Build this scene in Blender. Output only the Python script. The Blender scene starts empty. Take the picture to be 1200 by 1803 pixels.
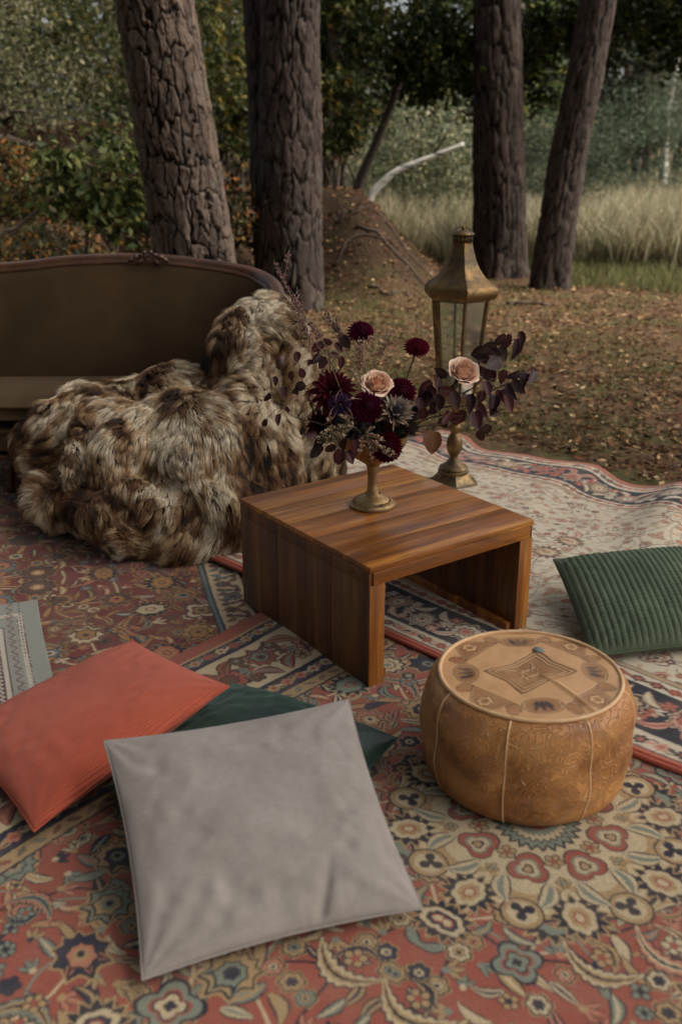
import bpy, bmesh, math, random
import numpy as np
from mathutils import Vector, Matrix, Euler, kdtree

# ------------------------------------------------------------------ camera, sky, sun, exposure
SC = bpy.context.scene
COL = SC.collection
CAM_H, CAM_PITCH = 1.374, 0.355
cd = bpy.data.cameras.new('camera')
cam = bpy.data.objects.new('camera', cd)
COL.objects.link(cam)
cam.location = (0, 0, CAM_H)
cam.rotation_euler = (math.pi / 2 - CAM_PITCH, 0, 0)
cd.sensor_fit = 'VERTICAL'
cd.sensor_height = 36.0
cd.sensor_width = 24.0
cd.lens = 35.0
cd.clip_start, cd.clip_end = 0.05, 600
cd.dof.use_dof = True
cd.dof.focus_distance = 2.95
cd.dof.aperture_fstop = 2.8
SC.camera = cam

SUN_EL, SUN_AZ = math.radians(46), math.radians(97)     # azimuth clockwise from +Y: from the open meadow side
world = bpy.data.worlds.new('World')
SC.world = world
world.use_nodes = True
wn = world.node_tree
sky = wn.nodes.new('ShaderNodeTexSky')
sky.sky_type = 'NISHITA'
sky.sun_disc = False
sky.sun_elevation = SUN_EL
sky.sun_rotation = SUN_AZ
sky.air_density = 1.0
sky.dust_density = 6.0
sky.ozone_density = 1.0
hsv = wn.nodes.new('ShaderNodeHueSaturation')
hsv.inputs['Saturation'].default_value = 0.35
wn.links.new(sky.outputs[0], hsv.inputs['Color'])
wn.links.new(hsv.outputs[0], wn.nodes['Background'].inputs['Color'])
wn.nodes['Background'].inputs['Strength'].default_value = 0.15
sd = bpy.data.lights.new('sun', 'SUN')
sd.energy = 3.0
sd.angle = math.radians(28)
sd.color = (1.0, 0.93, 0.82)
sun = bpy.data.objects.new('sun', sd)
COL.objects.link(sun)
to_sun = Vector((math.sin(SUN_AZ) * math.cos(SUN_EL), math.cos(SUN_AZ) * math.cos(SUN_EL), math.sin(SUN_EL)))
sun.rotation_euler = to_sun.to_track_quat('Z', 'Y').to_euler()
sun.location = to_sun * 30
SC.view_settings.view_transform = 'Standard'
SC.view_settings.look = 'None'
SC.view_settings.exposure = 0.6
SC.view_settings.gamma = 1.0
SC.render.engine = 'CYCLES'
SC.cycles.use_denoising = True
SC.cycles.max_bounces = 7
SC.cycles.diffuse_bounces = 3
SC.cycles.glossy_bounces = 3
SC.cycles.transmission_bounces = 5
SC.cycles.transparent_max_bounces = 12
SC.cycles.caustics_reflective = False
SC.cycles.caustics_refractive = False

PI = math.pi
rng = np.random.default_rng(7)
random.seed(7)

# ------------------------------------------------------------------ helpers: colour, noise
def lin(r, g, b):
    """0-255 display colour to linear."""
    c = np.array([r, g, b], float) / 255
    return np.where(c <= .04045, c / 12.92, ((c + .055) / 1.055) ** 2.4)

def _hash(ix, iy, iz, seed):
    n = (ix.astype(np.int64) * 374761393 + iy.astype(np.int64) * 668265263 + iz.astype(np.int64) * 2147483647 + seed * 974711) & 0xffffffff
    n = ((n ^ (n >> 13)) * 1274126177) & 0xffffffff
    n = n ^ (n >> 16)
    return (n & 0xffff) / 65535.0

def vnoise(p, freq=1.0, seed=0):
    """smooth value noise in -1..1 for an (n,3) or (n,2) array"""
    p = np.asarray(p, float) * freq
    if p.shape[1] == 2:
        p = np.column_stack([p, np.zeros(len(p))])
    i = np.floor(p).astype(np.int64)
    f = p - i
    w = f * f * (3 - 2 * f)
    out = 0
    for dx in (0, 1):
        for dy in (0, 1):
            for dz in (0, 1):
                h = _hash(i[:, 0] + dx, i[:, 1] + dy, i[:, 2] + dz, seed)
                out = out + h * (w[:, 0] if dx else 1 - w[:, 0]) * (w[:, 1] if dy else 1 - w[:, 1]) * (w[:, 2] if dz else 1 - w[:, 2])
    return out * 2 - 1

def fbm(p, freq=1.0, seed=0, oct=3):
    s, a, t = 0, 1.0, 0
    for k in range(oct):
        s = s + a * vnoise(p, freq * 2 ** k, seed + 17 * k)
        t += a
        a *= .5
    return s / t

def voro(p, seed=0):
    """2-D/3-D cell noise: distance to nearest and to second nearest point (F1, F2) and a cell value"""
    p = np.asarray(p, float)
    i = np.floor(p).astype(np.int64)
    n = len(p)
    f1 = np.full(n, 9.0); f2 = np.full(n, 9.0); cv = np.zeros(n)
    for dx in (-1, 0, 1):
        for dy in (-1, 0, 1):
            cx, cy = i[:, 0] + dx, i[:, 1] + dy
            z = np.zeros_like(cx)
            px = cx + _hash(cx, cy, z, seed); py = cy + _hash(cx, cy, z, seed + 5)
            d = np.hypot(px - p[:, 0], py - p[:, 1])
            c = _hash(cx, cy, z, seed + 9)
            near = d < f1
            f2 = np.where(near, f1, np.minimum(f2, d))
            cv = np.where(near, c, cv)
            f1 = np.where(near, d, f1)
    return f1, f2, cv

def sstep(a, b, x):
    t = np.clip((np.asarray(x, float) - a) / (b - a), 0, 1)
    return t * t * (3 - 2 * t)

# ------------------------------------------------------------------ helpers: objects
def mesh_data(name, V, F, mats=None, smooth=True, col=None, uv=None):
    V = np.asarray(V, np.float32).reshape(-1, 3)
    me = bpy.data.meshes.new(name)
    if isinstance(F, np.ndarray) and F.ndim == 2:
        k = F.shape[1]; nf = len(F)
        me.vertices.add(len(V)); me.vertices.foreach_set('co', V.ravel())
        me.loops.add(nf * k); me.loops.foreach_set('vertex_index', F.astype(np.int32).ravel())
        me.polygons.add(nf); me.polygons.foreach_set('loop_start', np.arange(0, nf * k, k, dtype=np.int32))
        me.update(calc_edges=True)
    else:
        me.from_pydata([tuple(v) for v in V.tolist()], [], [tuple(f) for f in F])
        me.update()
    if smooth:
        me.polygons.foreach_set('use_smooth', np.ones(len(me.polygons), bool))
    if col is not None:
        a = me.color_attributes.new('tint', 'FLOAT_COLOR', 'POINT')
        c = np.ones((len(V), 4), np.float32); c[:, :3] = col
        a.data.foreach_set('color', c.ravel())
    if uv is not None:
        a = me.attributes.new('uvw', 'FLOAT_VECTOR', 'POINT')
        u = np.zeros((len(V), 3), np.float32); u[:, :uv.shape[1]] = uv
        a.data.foreach_set('vector', u.ravel())
    if mats is not None:
        me.materials.append(mats)
    me.validate(clean_customdata=False)
    return me

def obj(name, me, parent=None, loc=None, rot=None, scale=None):
    o = bpy.data.objects.new(name, me)
    COL.objects.link(o)
    if parent is not None:
        o.parent = parent
    if loc is not None: o.location = loc
    if rot is not None: o.rotation_euler = rot
    if scale is not None: o.scale = scale
    return o

def thing(name, label, cat, loc=(0, 0, 0), rot=(0, 0, 0), group=None):
    o = bpy.data.objects.new(name, None)
    COL.objects.link(o)
    o.location = loc; o.rotation_euler = rot
    o.empty_display_size = .1
    tag(o, label, cat, group)
    return o

def tag(o, label=None, cat=None, group=None, kind=None):
    if label: o['label'] = label
    if cat: o['category'] = cat
    if group: o['group'] = group
    if kind: o['kind'] = kind
    return o

class MB:
    """collects shapes into ONE mesh"""
    def __init__(s): s.v = []; s.f = []; s.c = []
    def add(s, V, F, col=None):
        o = len(s.v); s.v += [tuple(map(float, v)) for v in V]
        s.f += [tuple(i + o for i in f) for f in F]
        s.c += [col if col is not None else (1, 1, 1)] * len(V)
        return s
    def box(s, lo, hi, bev=0.0, M=None):
        bm = bmesh.new()
        bmesh.ops.create_cube(bm, size=1)
        lo = Vector(lo); hi = Vector(hi)
        for v in bm.verts:
            v.co = Vector([(lo[k] + hi[k]) / 2 + v.co[k] * (hi[k] - lo[k]) for k in range(3)])
        if bev:
            bmesh.ops.bevel(bm, geom=bm.edges[:], offset=bev, segments=2, affect='EDGES', profile=.6)
        bm.verts.index_update()
        V = [(M @ v.co if M else v.co) for v in bm.verts]
        s.add(V, [[v.index for v in f.verts] for f in bm.faces]); bm.free()
        return s
    def lathe(s, prof, n=32, c=(0, 0), start=0, sq=None, cap=True, M=None):
        V = []; F = []
        m = len(prof)
        for j in range(n):
            a = start + 2 * PI * j / n
            for r, z in prof:
                p = Vector((c[0] + r * math.cos(a), c[1] + r * math.sin(a), z))
                V.append(M @ p if M else p)
        for j in range(n):
            k = (j + 1) % n
            for i in range(m - 1):
                F.append((j * m + i, k * m + i, k * m + i + 1, j * m + i + 1))
        if cap:
            if prof[0][0] > 1e-6: F.append([((n - 1 - j)) * m for j in range(n)])
            if prof[-1][0] > 1e-6: F.append([j * m + m - 1 for j in range(n)])
        return s.add(V, F)
    def tube(s, pts, rad, n=8, cap=True, col=None):
        pts = [Vector(p) for p in pts]
        if not hasattr(rad, '__len__'): rad = [rad] * len(pts)
        V = []; F = []
        t0 = (pts[1] - pts[0]).normalized()
        up = Vector((0, 0, 1)) if abs(t0.z) < .9 else Vector((1, 0, 0))
        x = t0.cross(up).normalized()
        for i, p in enumerate(pts):
            t = (pts[min(i + 1, len(pts) - 1)] - pts[max(i - 1, 0)]).normalized()
            x = (x - t * x.dot(t)).normalized(); y = t.cross(x)
            for j in range(n):
                a = 2 * PI * j / n
                V.append(p + (x * math.cos(a) + y * math.sin(a)) * rad[i])
        for i in range(len(pts) - 1):
            for j in range(n):
                k = (j + 1) % n
                F.append((i * n + j, i * n + k, (i + 1) * n + k, (i + 1) * n + j))
        if cap:
            F.append([n - 1 - j for j in range(n)]); F.append([(len(pts) - 1) * n + j for j in range(n)])
        return s.add(V, F, col)
    def build(s, name, mat, parent=None, smooth=True, col=False, sharp=None, **kw):
        me = mesh_data(name, s.v, s.f, mat, smooth, np.array(s.c) if col else None)
        if sharp:
            me.set_sharp_from_angle(angle=math.radians(sharp))
        return obj(name, me, parent, **kw)

def bez(p0, p1, p2, p3, n=12):
    p0, p1, p2, p3 = map(Vector, (p0, p1, p2, p3)); out = []
    for i in range(n + 1):
        t = i / n
        out.append(p0 * (1 - t) ** 3 + p1 * 3 * t * (1 - t) ** 2 + p2 * 3 * t * t * (1 - t) + p3 * t ** 3)
    return out

def catmull(pts, n=8):
    P = [Vector(p) for p in pts]; P = [P[0] * 2 - P[1]] + P + [P[-1] * 2 - P[-2]]
    out = []
    for i in range(1, len(P) - 2):
        a, b, c, d = P[i - 1], P[i], P[i + 1], P[i + 2]
        for k in range(n):
            t = k / n
            out.append(.5 * ((2 * b) + (c - a) * t + (2 * a - 5 * b + 4 * c - d) * t * t + (3 * b - a - 3 * c + d) * t ** 3))
    out.append(P[-2])
    return out

# ------------------------------------------------------------------ helpers: node materials
class NT:
    def __init__(s, name):
        s.m = bpy.data.materials.new(name); s.m.use_nodes = True
        s.t = s.m.node_tree; s.b = s.t.nodes['Principled BSDF']; s.out = s.t.nodes['Material Output']
    def n(s, typ, ins=None, **props):
        nd = s.t.nodes.new('ShaderNode' + typ)
        for k, v in props.items(): setattr(nd, k, v)
        for k, v in (ins or {}).items(): s.set(nd.inputs[k], v)
        return nd
    def set(s, sock, v):
        if isinstance(v, bpy.types.NodeSocket): s.t.links.new(v, sock)
        elif isinstance(v, bpy.types.Node): s.t.links.new(v.outputs[0], sock)
        elif hasattr(v, '__len__') and len(v) == 3 and sock.type == 'RGBA': sock.default_value = (*map(float, v), 1)
        else: sock.default_value = v
    def p(s, **kw):
        for k, v in kw.items(): s.set(s.b.inputs[k.replace('_', ' ')], v)
    def math(s, op, a, b=0.0, clamp=False):
        nd = s.n('Math', operation=op, use_clamp=clamp); s.set(nd.inputs[0], a); s.set(nd.inputs[1], b); return nd.outputs[0]
    def mix(s, fac, a, b, mode='MIX'):
        nd = s.n('Mix', data_type='RGBA', blend_type=mode, clamp_factor=True)
        s.set(nd.inputs[0], fac); s.set(nd.inputs[6], a); s.set(nd.inputs[7], b); return nd.outputs[2]
    def ramp(s, fac, stops, interp='LINEAR'):
        nd = s.n('ValToRGB'); s.set(nd.inputs[0], fac); r = nd.color_ramp; r.interpolation = interp
        while len(r.elements) < len(stops): r.elements.new(.5)
        for e, (x, c) in zip(r.elements, stops):
            e.position = x
            e.color = (c, c, c, 1) if not hasattr(c, '__len__') else (*map(float, c), 1)
        return nd.outputs[0]
    def coord(s, kind='Object', scale=(1, 1, 1), loc=None, rot=(0, 0, 0)):
        if kind == 'uvw': src = s.n('Attribute', attribute_name='uvw').outputs['Vector']
        else: src = s.n('TexCoord').outputs[kind]
        mp = s.n('Mapping', {'Vector': src, 'Scale': scale, 'Rotation': rot})
        if loc is not None: s.set(mp.inputs['Location'], loc)
        return mp.outputs[0]
    def noise(s, vec, scale, detail=3, rough=.55, dist=0.0, out=0):
        return s.n('TexNoise', {'Vector': vec, 'Scale': scale, 'Detail': detail, 'Roughness': rough, 'Distortion': dist}).outputs[out]
    def bump(s, h, strength=.5, dist=.002, normal=None):
        nd = s.n('Bump', {'Height': h, 'Strength': strength, 'Distance': dist})
        if normal is not None: s.set(nd.inputs['Normal'], normal)
        s.set(s.b.inputs['Normal'], nd.outputs[0]); return nd.outputs[0]
    def attr(s, name='tint'): return s.n('Attribute', attribute_name=name).outputs['Color']

def rnd(m): return m.n('ObjectInfo').outputs['Random']
# ------------------------------------------------------------------ terrain
GZ = -0.03
def terrain(x, y):
    x = np.asarray(x, float); y = np.asarray(y, float)
    z = np.full(np.broadcast(x, y).shape, GZ)
    # bank of earth behind the sofa, running back between the trunks
    ridge = np.exp(-np.clip(x - .02, 0, None) ** 2 / (2 * .54 ** 2)) * sstep(-9, -1, x)
    z = z + .93 * ridge * sstep(9.1, 10.6, y + .25 * np.sin(x * 3)) * (1 - .6 * sstep(11.2, 14, y))
    z = z + .75 * sstep(-.9, -2.6, x) * sstep(5.6, 9.2, y)
    z = z + .25 * sstep(-2, -6, x) * sstep(4, 9, y)
    p = np.column_stack([np.ravel(x), np.ravel(y)])
    near = sstep(3.0, 6.0, np.ravel(y)) + sstep(1.8, 3.5, np.abs(np.ravel(x)))
    z = z + (np.clip(near, 0, 1) * (.035 * fbm(p, 1.1, 3) + .02 * fbm(p, 4.0, 8))).reshape(z.shape)
    z = z + .5 * sstep(16, 60, y) * 0
    return z
def tz(x, y): return float(terrain(np.array([x]), np.array([y]))[0])

m = NT('forest_soil')
co = m.coord('Object')
n1 = m.noise(co, 2.2, 5, .65); n2 = m.noise(co, 30, 6, .7); n3 = m.noise(co, 9, 4, .6)
c = m.ramp(n2, [(.3, lin(58, 46, 34)), (.5, lin(102, 80, 58)), (.62, lin(132, 106, 78)), (.78, lin(160, 136, 104))])
c = m.mix(m.ramp(n3, [(.42, 0), (.62, .75)]), c, lin(84, 60, 41))
c = m.mix(m.ramp(n1, [(.46, 0), (.60, .7)]), c, lin(82, 84, 48))
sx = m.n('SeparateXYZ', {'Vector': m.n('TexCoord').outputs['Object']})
mound_shade = m.math('MULTIPLY', m.ramp(m.math('MULTIPLY', sx.outputs[1], .1), [(.90, 0), (.97, 1)]), m.ramp(m.math('ADD', m.math('MULTIPLY', sx.outputs[0], .1), .5), [(.57, 1), (.64, 0)]))  # mask over the earth mound, whose shade is put into the soil colour
c = m.mix(m.math('MULTIPLY', mound_shade, .88), c, m.mix(n2, lin(34, 25, 20), lin(66, 48, 36)))
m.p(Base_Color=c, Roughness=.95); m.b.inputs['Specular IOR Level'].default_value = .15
m.bump(m.math('ADD', n2, m.math('MULTIPLY', n3, .8)), .9, .03)
M_SOIL = m.m
xs = np.unique(np.concatenate([np.linspace(-6, 7, 131), np.linspace(-200, -6, 24), np.linspace(7, 200, 24)]))
ys = np.unique(np.concatenate([np.linspace(-60, 0, 12), np.linspace(0, 17, 171), np.linspace(17, 320, 30)]))
X, Y = np.meshgrid(xs, ys)
V = np.column_stack([X.ravel(), Y.ravel(), terrain(X, Y).ravel()])
nx, ny = len(xs), len(ys)
ii = (np.arange(ny - 1)[:, None] * nx + np.arange(nx - 1)[None]).ravel()
F = np.column_stack([ii, ii + 1, ii + nx + 1, ii + nx])
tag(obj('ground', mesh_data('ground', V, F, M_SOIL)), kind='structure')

# ------------------------------------------------------------------ rug painter: knotted patterns drawn motif by motif
class Canvas:
    def __init__(s, x1, y1, res, bg):
        s.r = res; s.x1, s.y1 = x1, y1
        s.w, s.h = int(x1 / res) + 2, int(y1 / res) + 2
        s.a = np.empty((s.h, s.w, 3), np.float32); s.a[:] = bg
    def win(s, cx, cy, R):
        i0, i1 = max(0, int((cx - R) / s.r)), min(s.w, int((cx + R) / s.r) + 2)
        j0, j1 = max(0, int((cy - R) / s.r)), min(s.h, int((cy + R) / s.r) + 2)
        if i0 >= i1 or j0 >= j1: return None
        x = np.arange(i0, i1) * s.r - cx; y = np.arange(j0, j1) * s.r - cy
        X, Y = np.meshgrid(x, y)
        return s.a[j0:j1, i0:i1], X, Y
    def put(s, A, d, col):
        """d: signed distance in metres, negative inside"""
        k = np.clip(.5 - d / s.r, 0, 1)[..., None]
        A[:] = A * (1 - k) + np.asarray(col, np.float32) * k
    def radial(s, cx, cy, R, fn, layers, rot=0, sx=1, sy=1):
        w = s.win(cx, cy, R * 1.45 * max(sx, sy))
        if w is None: return
        A, X, Y = w
        c, q = math.cos(rot), math.sin(rot)
        U = (X * c + Y * q) / sx; Vv = (-X * q + Y * c) / sy
        r = np.hypot(U, Vv); th = np.arctan2(Vv, U); f = fn(th) * R
        for k, col in layers: s.put(A, r - f * k, col)
    def ring(s, cx, cy, R, wd, col):
        w = s.win(cx, cy, R + wd)
        if w is None: return
        A, X, Y = w
        s.put(A, np.abs(np.hypot(X, Y) - R) - wd / 2, col)
    def leaf(s, cx, cy, L, wd, rot, bend, layers, tooth=0, nt=9):
        w = s.win(cx, cy, L * 1.1 + abs(bend) * L)
        if w is None: return
        A, X, Y = w
        c, q = math.cos(rot), math.sin(rot)
        U = (X * c + Y * q) / L; Vv = (-X * q + Y * c) / L
        Vv = Vv - bend * (U * U - .35)
        prof = np.clip(1 - U * U, 0, 1) ** .8 * (1 - .25 * U)
        if tooth: prof = prof * (1 - tooth * (.5 + .5 * np.sin(U * nt * PI)))
        for k, col in layers:
            d = np.abs(Vv) - wd * prof * k
            d = np.maximum(d, np.abs(U) - (1 - (1 - k) * .25))
            s.put(A, d * L, col)
    def line(s, pts, wd, col):
        pts = np.asarray(pts, float)[:, :2]
        for a, b in zip(pts[:-1], pts[1:]):
            m_ = (a + b) / 2; R = np.hypot(*(b - a)) / 2 + wd
            w = s.win(m_[0], m_[1], R)
            if w is None: continue
            A, X, Y = w
            X = X + m_[0] - a[0]; Y = Y + m_[1] - a[1]; d = b - a
            t = np.clip((X * d[0] + Y * d[1]) / max(d @ d, 1e-12), 0, 1)
            s.put(A, np.hypot(X - t * d[0], Y - t * d[1]) - wd / 2, col)
    def band(s, x0, x1, col):
        s.a[:, max(0, int(round(x0 / s.r))):int(round(x1 / s.r))] = col
    def bandy(s, y0, y1, col):
        s.a[max(0, int(round(y0 / s.r))):int(round(y1 / s.r))] = col
    def sample(s, x, y):
        fx = np.clip(np.abs(x) / s.r, 0, s.w - 1.001); fy = np.clip(np.abs(y) / s.r, 0, s.h - 1.001)
        i = fx.astype(int); j = fy.astype(int); u = (fx - i)[:, None]; v = (fy - j)[:, None]
        a = s.a
        return (a[j, i] * (1 - u) + a[j, i + 1] * u) * (1 - v) + (a[j + 1, i] * (1 - u) + a[j + 1, i + 1] * u) * v

def petals(n, d=.28, p=.7):
    return lambda t: (1 - d) + d * np.abs(np.cos(n * t / 2)) ** p
def spikes(n, d=.35):
    return lambda t: 1 - d * np.abs(((t * n / (2 * PI)) % 1) * 2 - 1)
def palm(n=9, d=.25):
    return lambda t: (.62 + .38 * np.cos(t / 2) ** 2) * (1 - d * np.abs(np.sin(n * t / 2)))
def heart():
    return lambda t: .62 + .3 * np.abs(np.cos(1.5 * t)) + .1 * np.cos(t)
def circ(): return lambda t: np.ones_like(t)

def rosette(c, x, y, R, rot, n, P, k1, k2, k3):
    c.radial(x, y, R, petals(n), [(1.12, P['halo']), (1, P['dark']), (.83, P[k1]), (.5, P['dark']), (.42, P[k2]), (.2, P[k3])], rot)
def spiky(c, x, y, R, rot, P, k1, k2):
    c.radial(x, y, R, spikes(13), [(1.14, P['halo']), (1, P['dark'])], rot)
    c.radial(x, y, R * .66, petals(7, .15), [(1, P[k1]), (.66, P[k2]), (.4, P['red']), (.27, P[k1])], rot, 1.1, .85)
def palmette(c, x, y, R, rot, P, k1, k2, k3):
    c.radial(x, y, R, palm(), [(1.12, P['halo']), (1, P['dark']), (.88, P[k1])], rot, 1.15, 1)
    for q in (-1, 0, 1): c.leaf(x + math.cos(rot + q * .7) * R * .62, y + math.sin(rot + q * .7) * R * .62, R * .3, .4, rot + q * .7, 0, [(1, P[k2]), (.45, P['dark'])])
    c.radial(x + math.cos(rot) * R * .1, y + math.sin(rot) * R * .1, R * .6, palm(7, .18), [(1, P['dark']), (.85, P[k2]), (.5, P[k3]), (.25, P['dark'])], rot, 1.15, 1)
def scroll(c, x, y, R, rot, P, k1, k2, hand=1):
    c.leaf(x, y, R, .34, rot, .75 * hand, [(1, P['dark']), (.78, P[k1]), (.42, P[k2]), (.14, P['dark'])], tooth=.28)
def sprig(c, x, y, R, rot, P, k1, k2):
    for a in (-.7, 0, .7):
        c.leaf(x + math.cos(rot + a) * R * .5, y + math.sin(rot + a) * R * .5, R * .5, .42, rot + a, 0, [(1, P['dark']), (.7, P[k1])])
    c.radial(x, y, R * .22, circ(), [(1, P[k2])])
def posy(c, x, y, R, rot, n, P, k1, k2):
    for k in range(n):
        a = rot + 2 * PI * k / n
        c.radial(x + math.cos(a) * R * .6, y + math.sin(a) * R * .6, R * .42, circ(), [(1, P['dark']), (.72, P[k1])])
    c.radial(x, y, R * .32, circ(), [(1, P[k2])])

def spread(n, x1, y1, rmin, seed, x0=0.0, y0=0.0, keep=None, tries=4000):
    r = random.Random(seed); pts = []
    for _ in range(tries):
        x, y = r.uniform(x0, x1), r.uniform(y0, y1)
        if keep and not keep(x, y): continue
        if all((x - a) ** 2 + (y - b) ** 2 > rmin ** 2 for a, b in pts): pts.append((x, y))
        if len(pts) >= n: break
    return pts

def field(c, P, x1, y1, seed, big, lines, light, x0=0.0, y0=0.0, keep=None, scale=1.0, rs=1.0):
    """vines, then large motifs, then leaves and small flowers in the gaps"""
    r = random.Random(seed)
    main = spread(400, x1, y1, big, seed, x0, y0, keep)
    for k, (x, y) in enumerate(main):
        nb = sorted(main, key=lambda q: (q[0] - x) ** 2 + (q[1] - y) ** 2)[1:4]
        for q in nb:
            o = r.uniform(-.35, .35)
            pts = bez((x, y, 0), (x + (q[0] - x) * .3 - o * (q[1] - y), y + (q[1] - y) * .3 + o * (q[0] - x), 0),
                      (x + (q[0] - x) * .7 - o * (q[1] - y), y + (q[1] - y) * .7 + o * (q[0] - x), 0), (q[0], q[1], 0), 10)
            c.line([(p.x, p.y) for p in pts], .006 * scale, P[r.choice(lines)])
    sm = spread(2600, x1, y1, big * .34, seed + 1, x0, y0, keep, 16000)
    for x, y in sm:
        k = r.random(); R = rs * big * r.uniform(.18, .25); rot = r.uniform(0, 2 * PI)
        if k < .50: c.leaf(x, y, R * 1.35, r.uniform(.32, .45), rot, r.uniform(-.4, .4), [(1, P['dark']), (.7, P[r.choice(light)]), (.24, P[r.choice(light)])])
        elif k < .62: posy(c, x, y, R * .8, rot, r.choice((4, 5, 6)), P, r.choice(light), r.choice(lines))
        elif k < .86: sprig(c, x, y, R * 1.3, rot, P, r.choice(light), r.choice(light))
        else: rosette(c, x, y, R * .95, rot, 6, P, r.choice(light), r.choice(light), 'dark')
    for x, y in main:
        k = r.random(); R = rs * big * r.uniform(.40, .53); rot = r.choice((0, .5, 1, 1.5)) * PI + r.uniform(-.4, .4)
        a, b, d = (r.choice(light) for _ in range(3))
        if k < .12: rosette(c, x, y, R * .9, rot, r.choice((8, 10, 12)), P, a, b, d)
        elif k < .32: spiky(c, x, y, R * 1.05, rot, P, a, b)
        elif k < .62: palmette(c, x, y, R * 1.1, rot, P, a, b, d)
        elif k < .9:
            hd_ = r.choice((-1, 1)); scroll(c, x, y, R * 1.35, rot, P, a, b, hd_); scroll(c, x + math.cos(rot + PI / 2) * R * .75 * hd_, y + math.sin(rot + PI / 2) * R * .75 * hd_, R * .8, rot + .5, P, b, d, -hd_)
            posy(c, x + math.cos(rot + PI / 2) * R * .5, y + math.sin(rot + PI / 2) * R * .5, R * .4, 0, 5, P, b, 'red')
        else:
            c.radial(x, y, R, petals(4, .35, 1.2), [(1, P['dark']), (.86, P[a]), (.6, P['red']), (.5, P['dark']), (.42, P[b]), (.2, P['dark'])], rot + PI / 4)

def border_run(c, P, s0, s1, y1, seed, light, step, vine, kind='flower'):
    """motifs marching along a border band between s0 and s1"""
    r = random.Random(seed); mid = (s0 + s1) / 2; h = (s1 - s0) / 2
    if vine:
        pts = [(mid + math.sin(y / step * PI) * h * .55, y) for y in np.arange(0, y1, step / 8)]
        c.line(pts, max(.004, h * .07), P[vine])
    k = 0; y = 0.0
    while y < y1:
        sgn = 1 if k % 2 else -1
        a, b, d = (r.choice(light) for _ in range(3))
        if kind == 'flower':
            (palmette if k % 3 else rosette)(c, mid + sgn * h * .12, y, h * .62, (0 if sgn > 0 else PI), *((P, a, b, d) if k % 3 else (9, P, a, b, d)))
            for q in (-1, 1):
                c.leaf(mid - sgn * h * .5, y + q * step * .3, h * .5, .42, q * .9, .4 * q, [(1, P['dark']), (.72, P[a]), (.3, P[b])])
                posy(c, mid + sgn * h * .55, y + q * step * .42, h * .27, 0, 5, P, d, b)
                sprig(c, mid - sgn * h * .1, y + q * step * .45, h * .42, q * 1.4, P, b, a)
        elif kind == 'bead':
            c.radial(mid, y, h * .72, petals(6, .3), [(1, P[a]), (.45, P['red'])], 0)
            c.leaf(mid, y + step / 2, step * .3, .4, PI / 2 + .5 * sgn, 0, [(1, P[b])])
        elif kind == 'link':
            c.leaf(mid, y, step * .4, .36, PI / 2 + .55 * sgn, 0, [(1, P['dark']), (.66, P[a]), (.3, P[b])])
        y += step; k += 1

# ------------------------------------------------------------------ rugs
def rug_material(name, pile=.004, sat=1.0):
    m = NT(name)
    t = m.attr('tint'); co = m.coord('Object')
    n = m.noise(co, 380, 2, .7); n2 = m.noise(co, 7, 4, .6); n3 = m.noise(co, 90, 2, .6)
    c = m.mix(m.ramp(n, [(.3, .42), (.6, 0)]), t, (0.012, .010, .009))
    c = m.mix(m.ramp(n2, [(.4, 0), (.75, .22)]), c, lin(150, 132, 110))
    m.p(Base_Color=c, Roughness=1.0); m.b.inputs['Specular IOR Level'].default_value = .05
    m.b.inputs['Sheen Weight'].default_value = .12; m.b.inputs['Sheen Roughness'].default_value = .6
    m.bump(m.math('ADD', n, m.math('MULTIPLY', n3, .7)), .55, pile)
    return m.m

def rug(name, label, canvas, c0, ang, S, T, srange, trange, step, zf, mat, wob=.006, seed=0, ripple=None):
    """S across (direction ang+90deg), T along (direction ang); srange/trange is the finely knotted part"""
    d = np.array([math.cos(ang), math.sin(ang)]); n = np.array([-d[1], d[0]])
    def axis(half, rg):
        lo, hi = max(-half, rg[0]), min(half, rg[1])
        k = [np.linspace(lo, hi, int((hi - lo) / step) + 1)]
        if lo > -half + 1e-6: k.insert(0, np.linspace(-half, lo, max(2, int((lo + half) / .02)))[:-1])
        if hi < half - 1e-6: k.append(np.linspace(hi, half, max(2, int((half - hi) / .02)))[1:])
        return np.concatenate(k)
    s = axis(S, srange); t = axis(T, trange)
    s = np.concatenate([[s[0]], s, [s[-1]]]); t = np.concatenate([[t[0]], t, [t[-1]]])
    Sg, Tg = np.meshgrid(s, t); ns, nt = len(s), len(t)
    sf, tf = Sg.ravel(), Tg.ravel()
    q = np.column_stack([sf, tf])
    jit = np.column_stack([vnoise(q, 160, seed + 1), vnoise(q, 160, seed + 2)]) * .0011 + np.column_stack([vnoise(q, 3, seed + 3), vnoise(q, 3, seed + 4)]) * .006
    col = canvas(sf + jit[:, 0], tf + jit[:, 1])
    edge = np.column_stack([vnoise(q, 1.7, seed + 11), vnoise(q, 1.7, seed + 12)]) * wob
    if ripple is not None: edge[:, 0] += ripple(sf, tf)
    xy = np.asarray(c0)[None] + (sf + edge[:, 0])[:, None] * n[None] + (tf + edge[:, 1])[:, None] * d[None]
    z = zf(xy[:, 0], xy[:, 1], sf, tf)
    rim = np.zeros((nt, ns), bool); rim[0] = rim[-1] = True; rim[:, 0] = rim[:, -1] = True
    z = np.where(rim.ravel(), z - .009, z)
    V = np.column_stack([xy, z])
    ii = (np.arange(nt - 1)[:, None] * ns + np.arange(ns - 1)[None]).ravel()
    F = np.column_stack([ii, ii + ns, ii + ns + 1, ii + 1])
    o = obj(name, mesh_data(name, V, F, mat, True, col))
    return tag(o, label, 'rug')

C = lambda r, g, b: lin(r, g, b)
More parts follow.
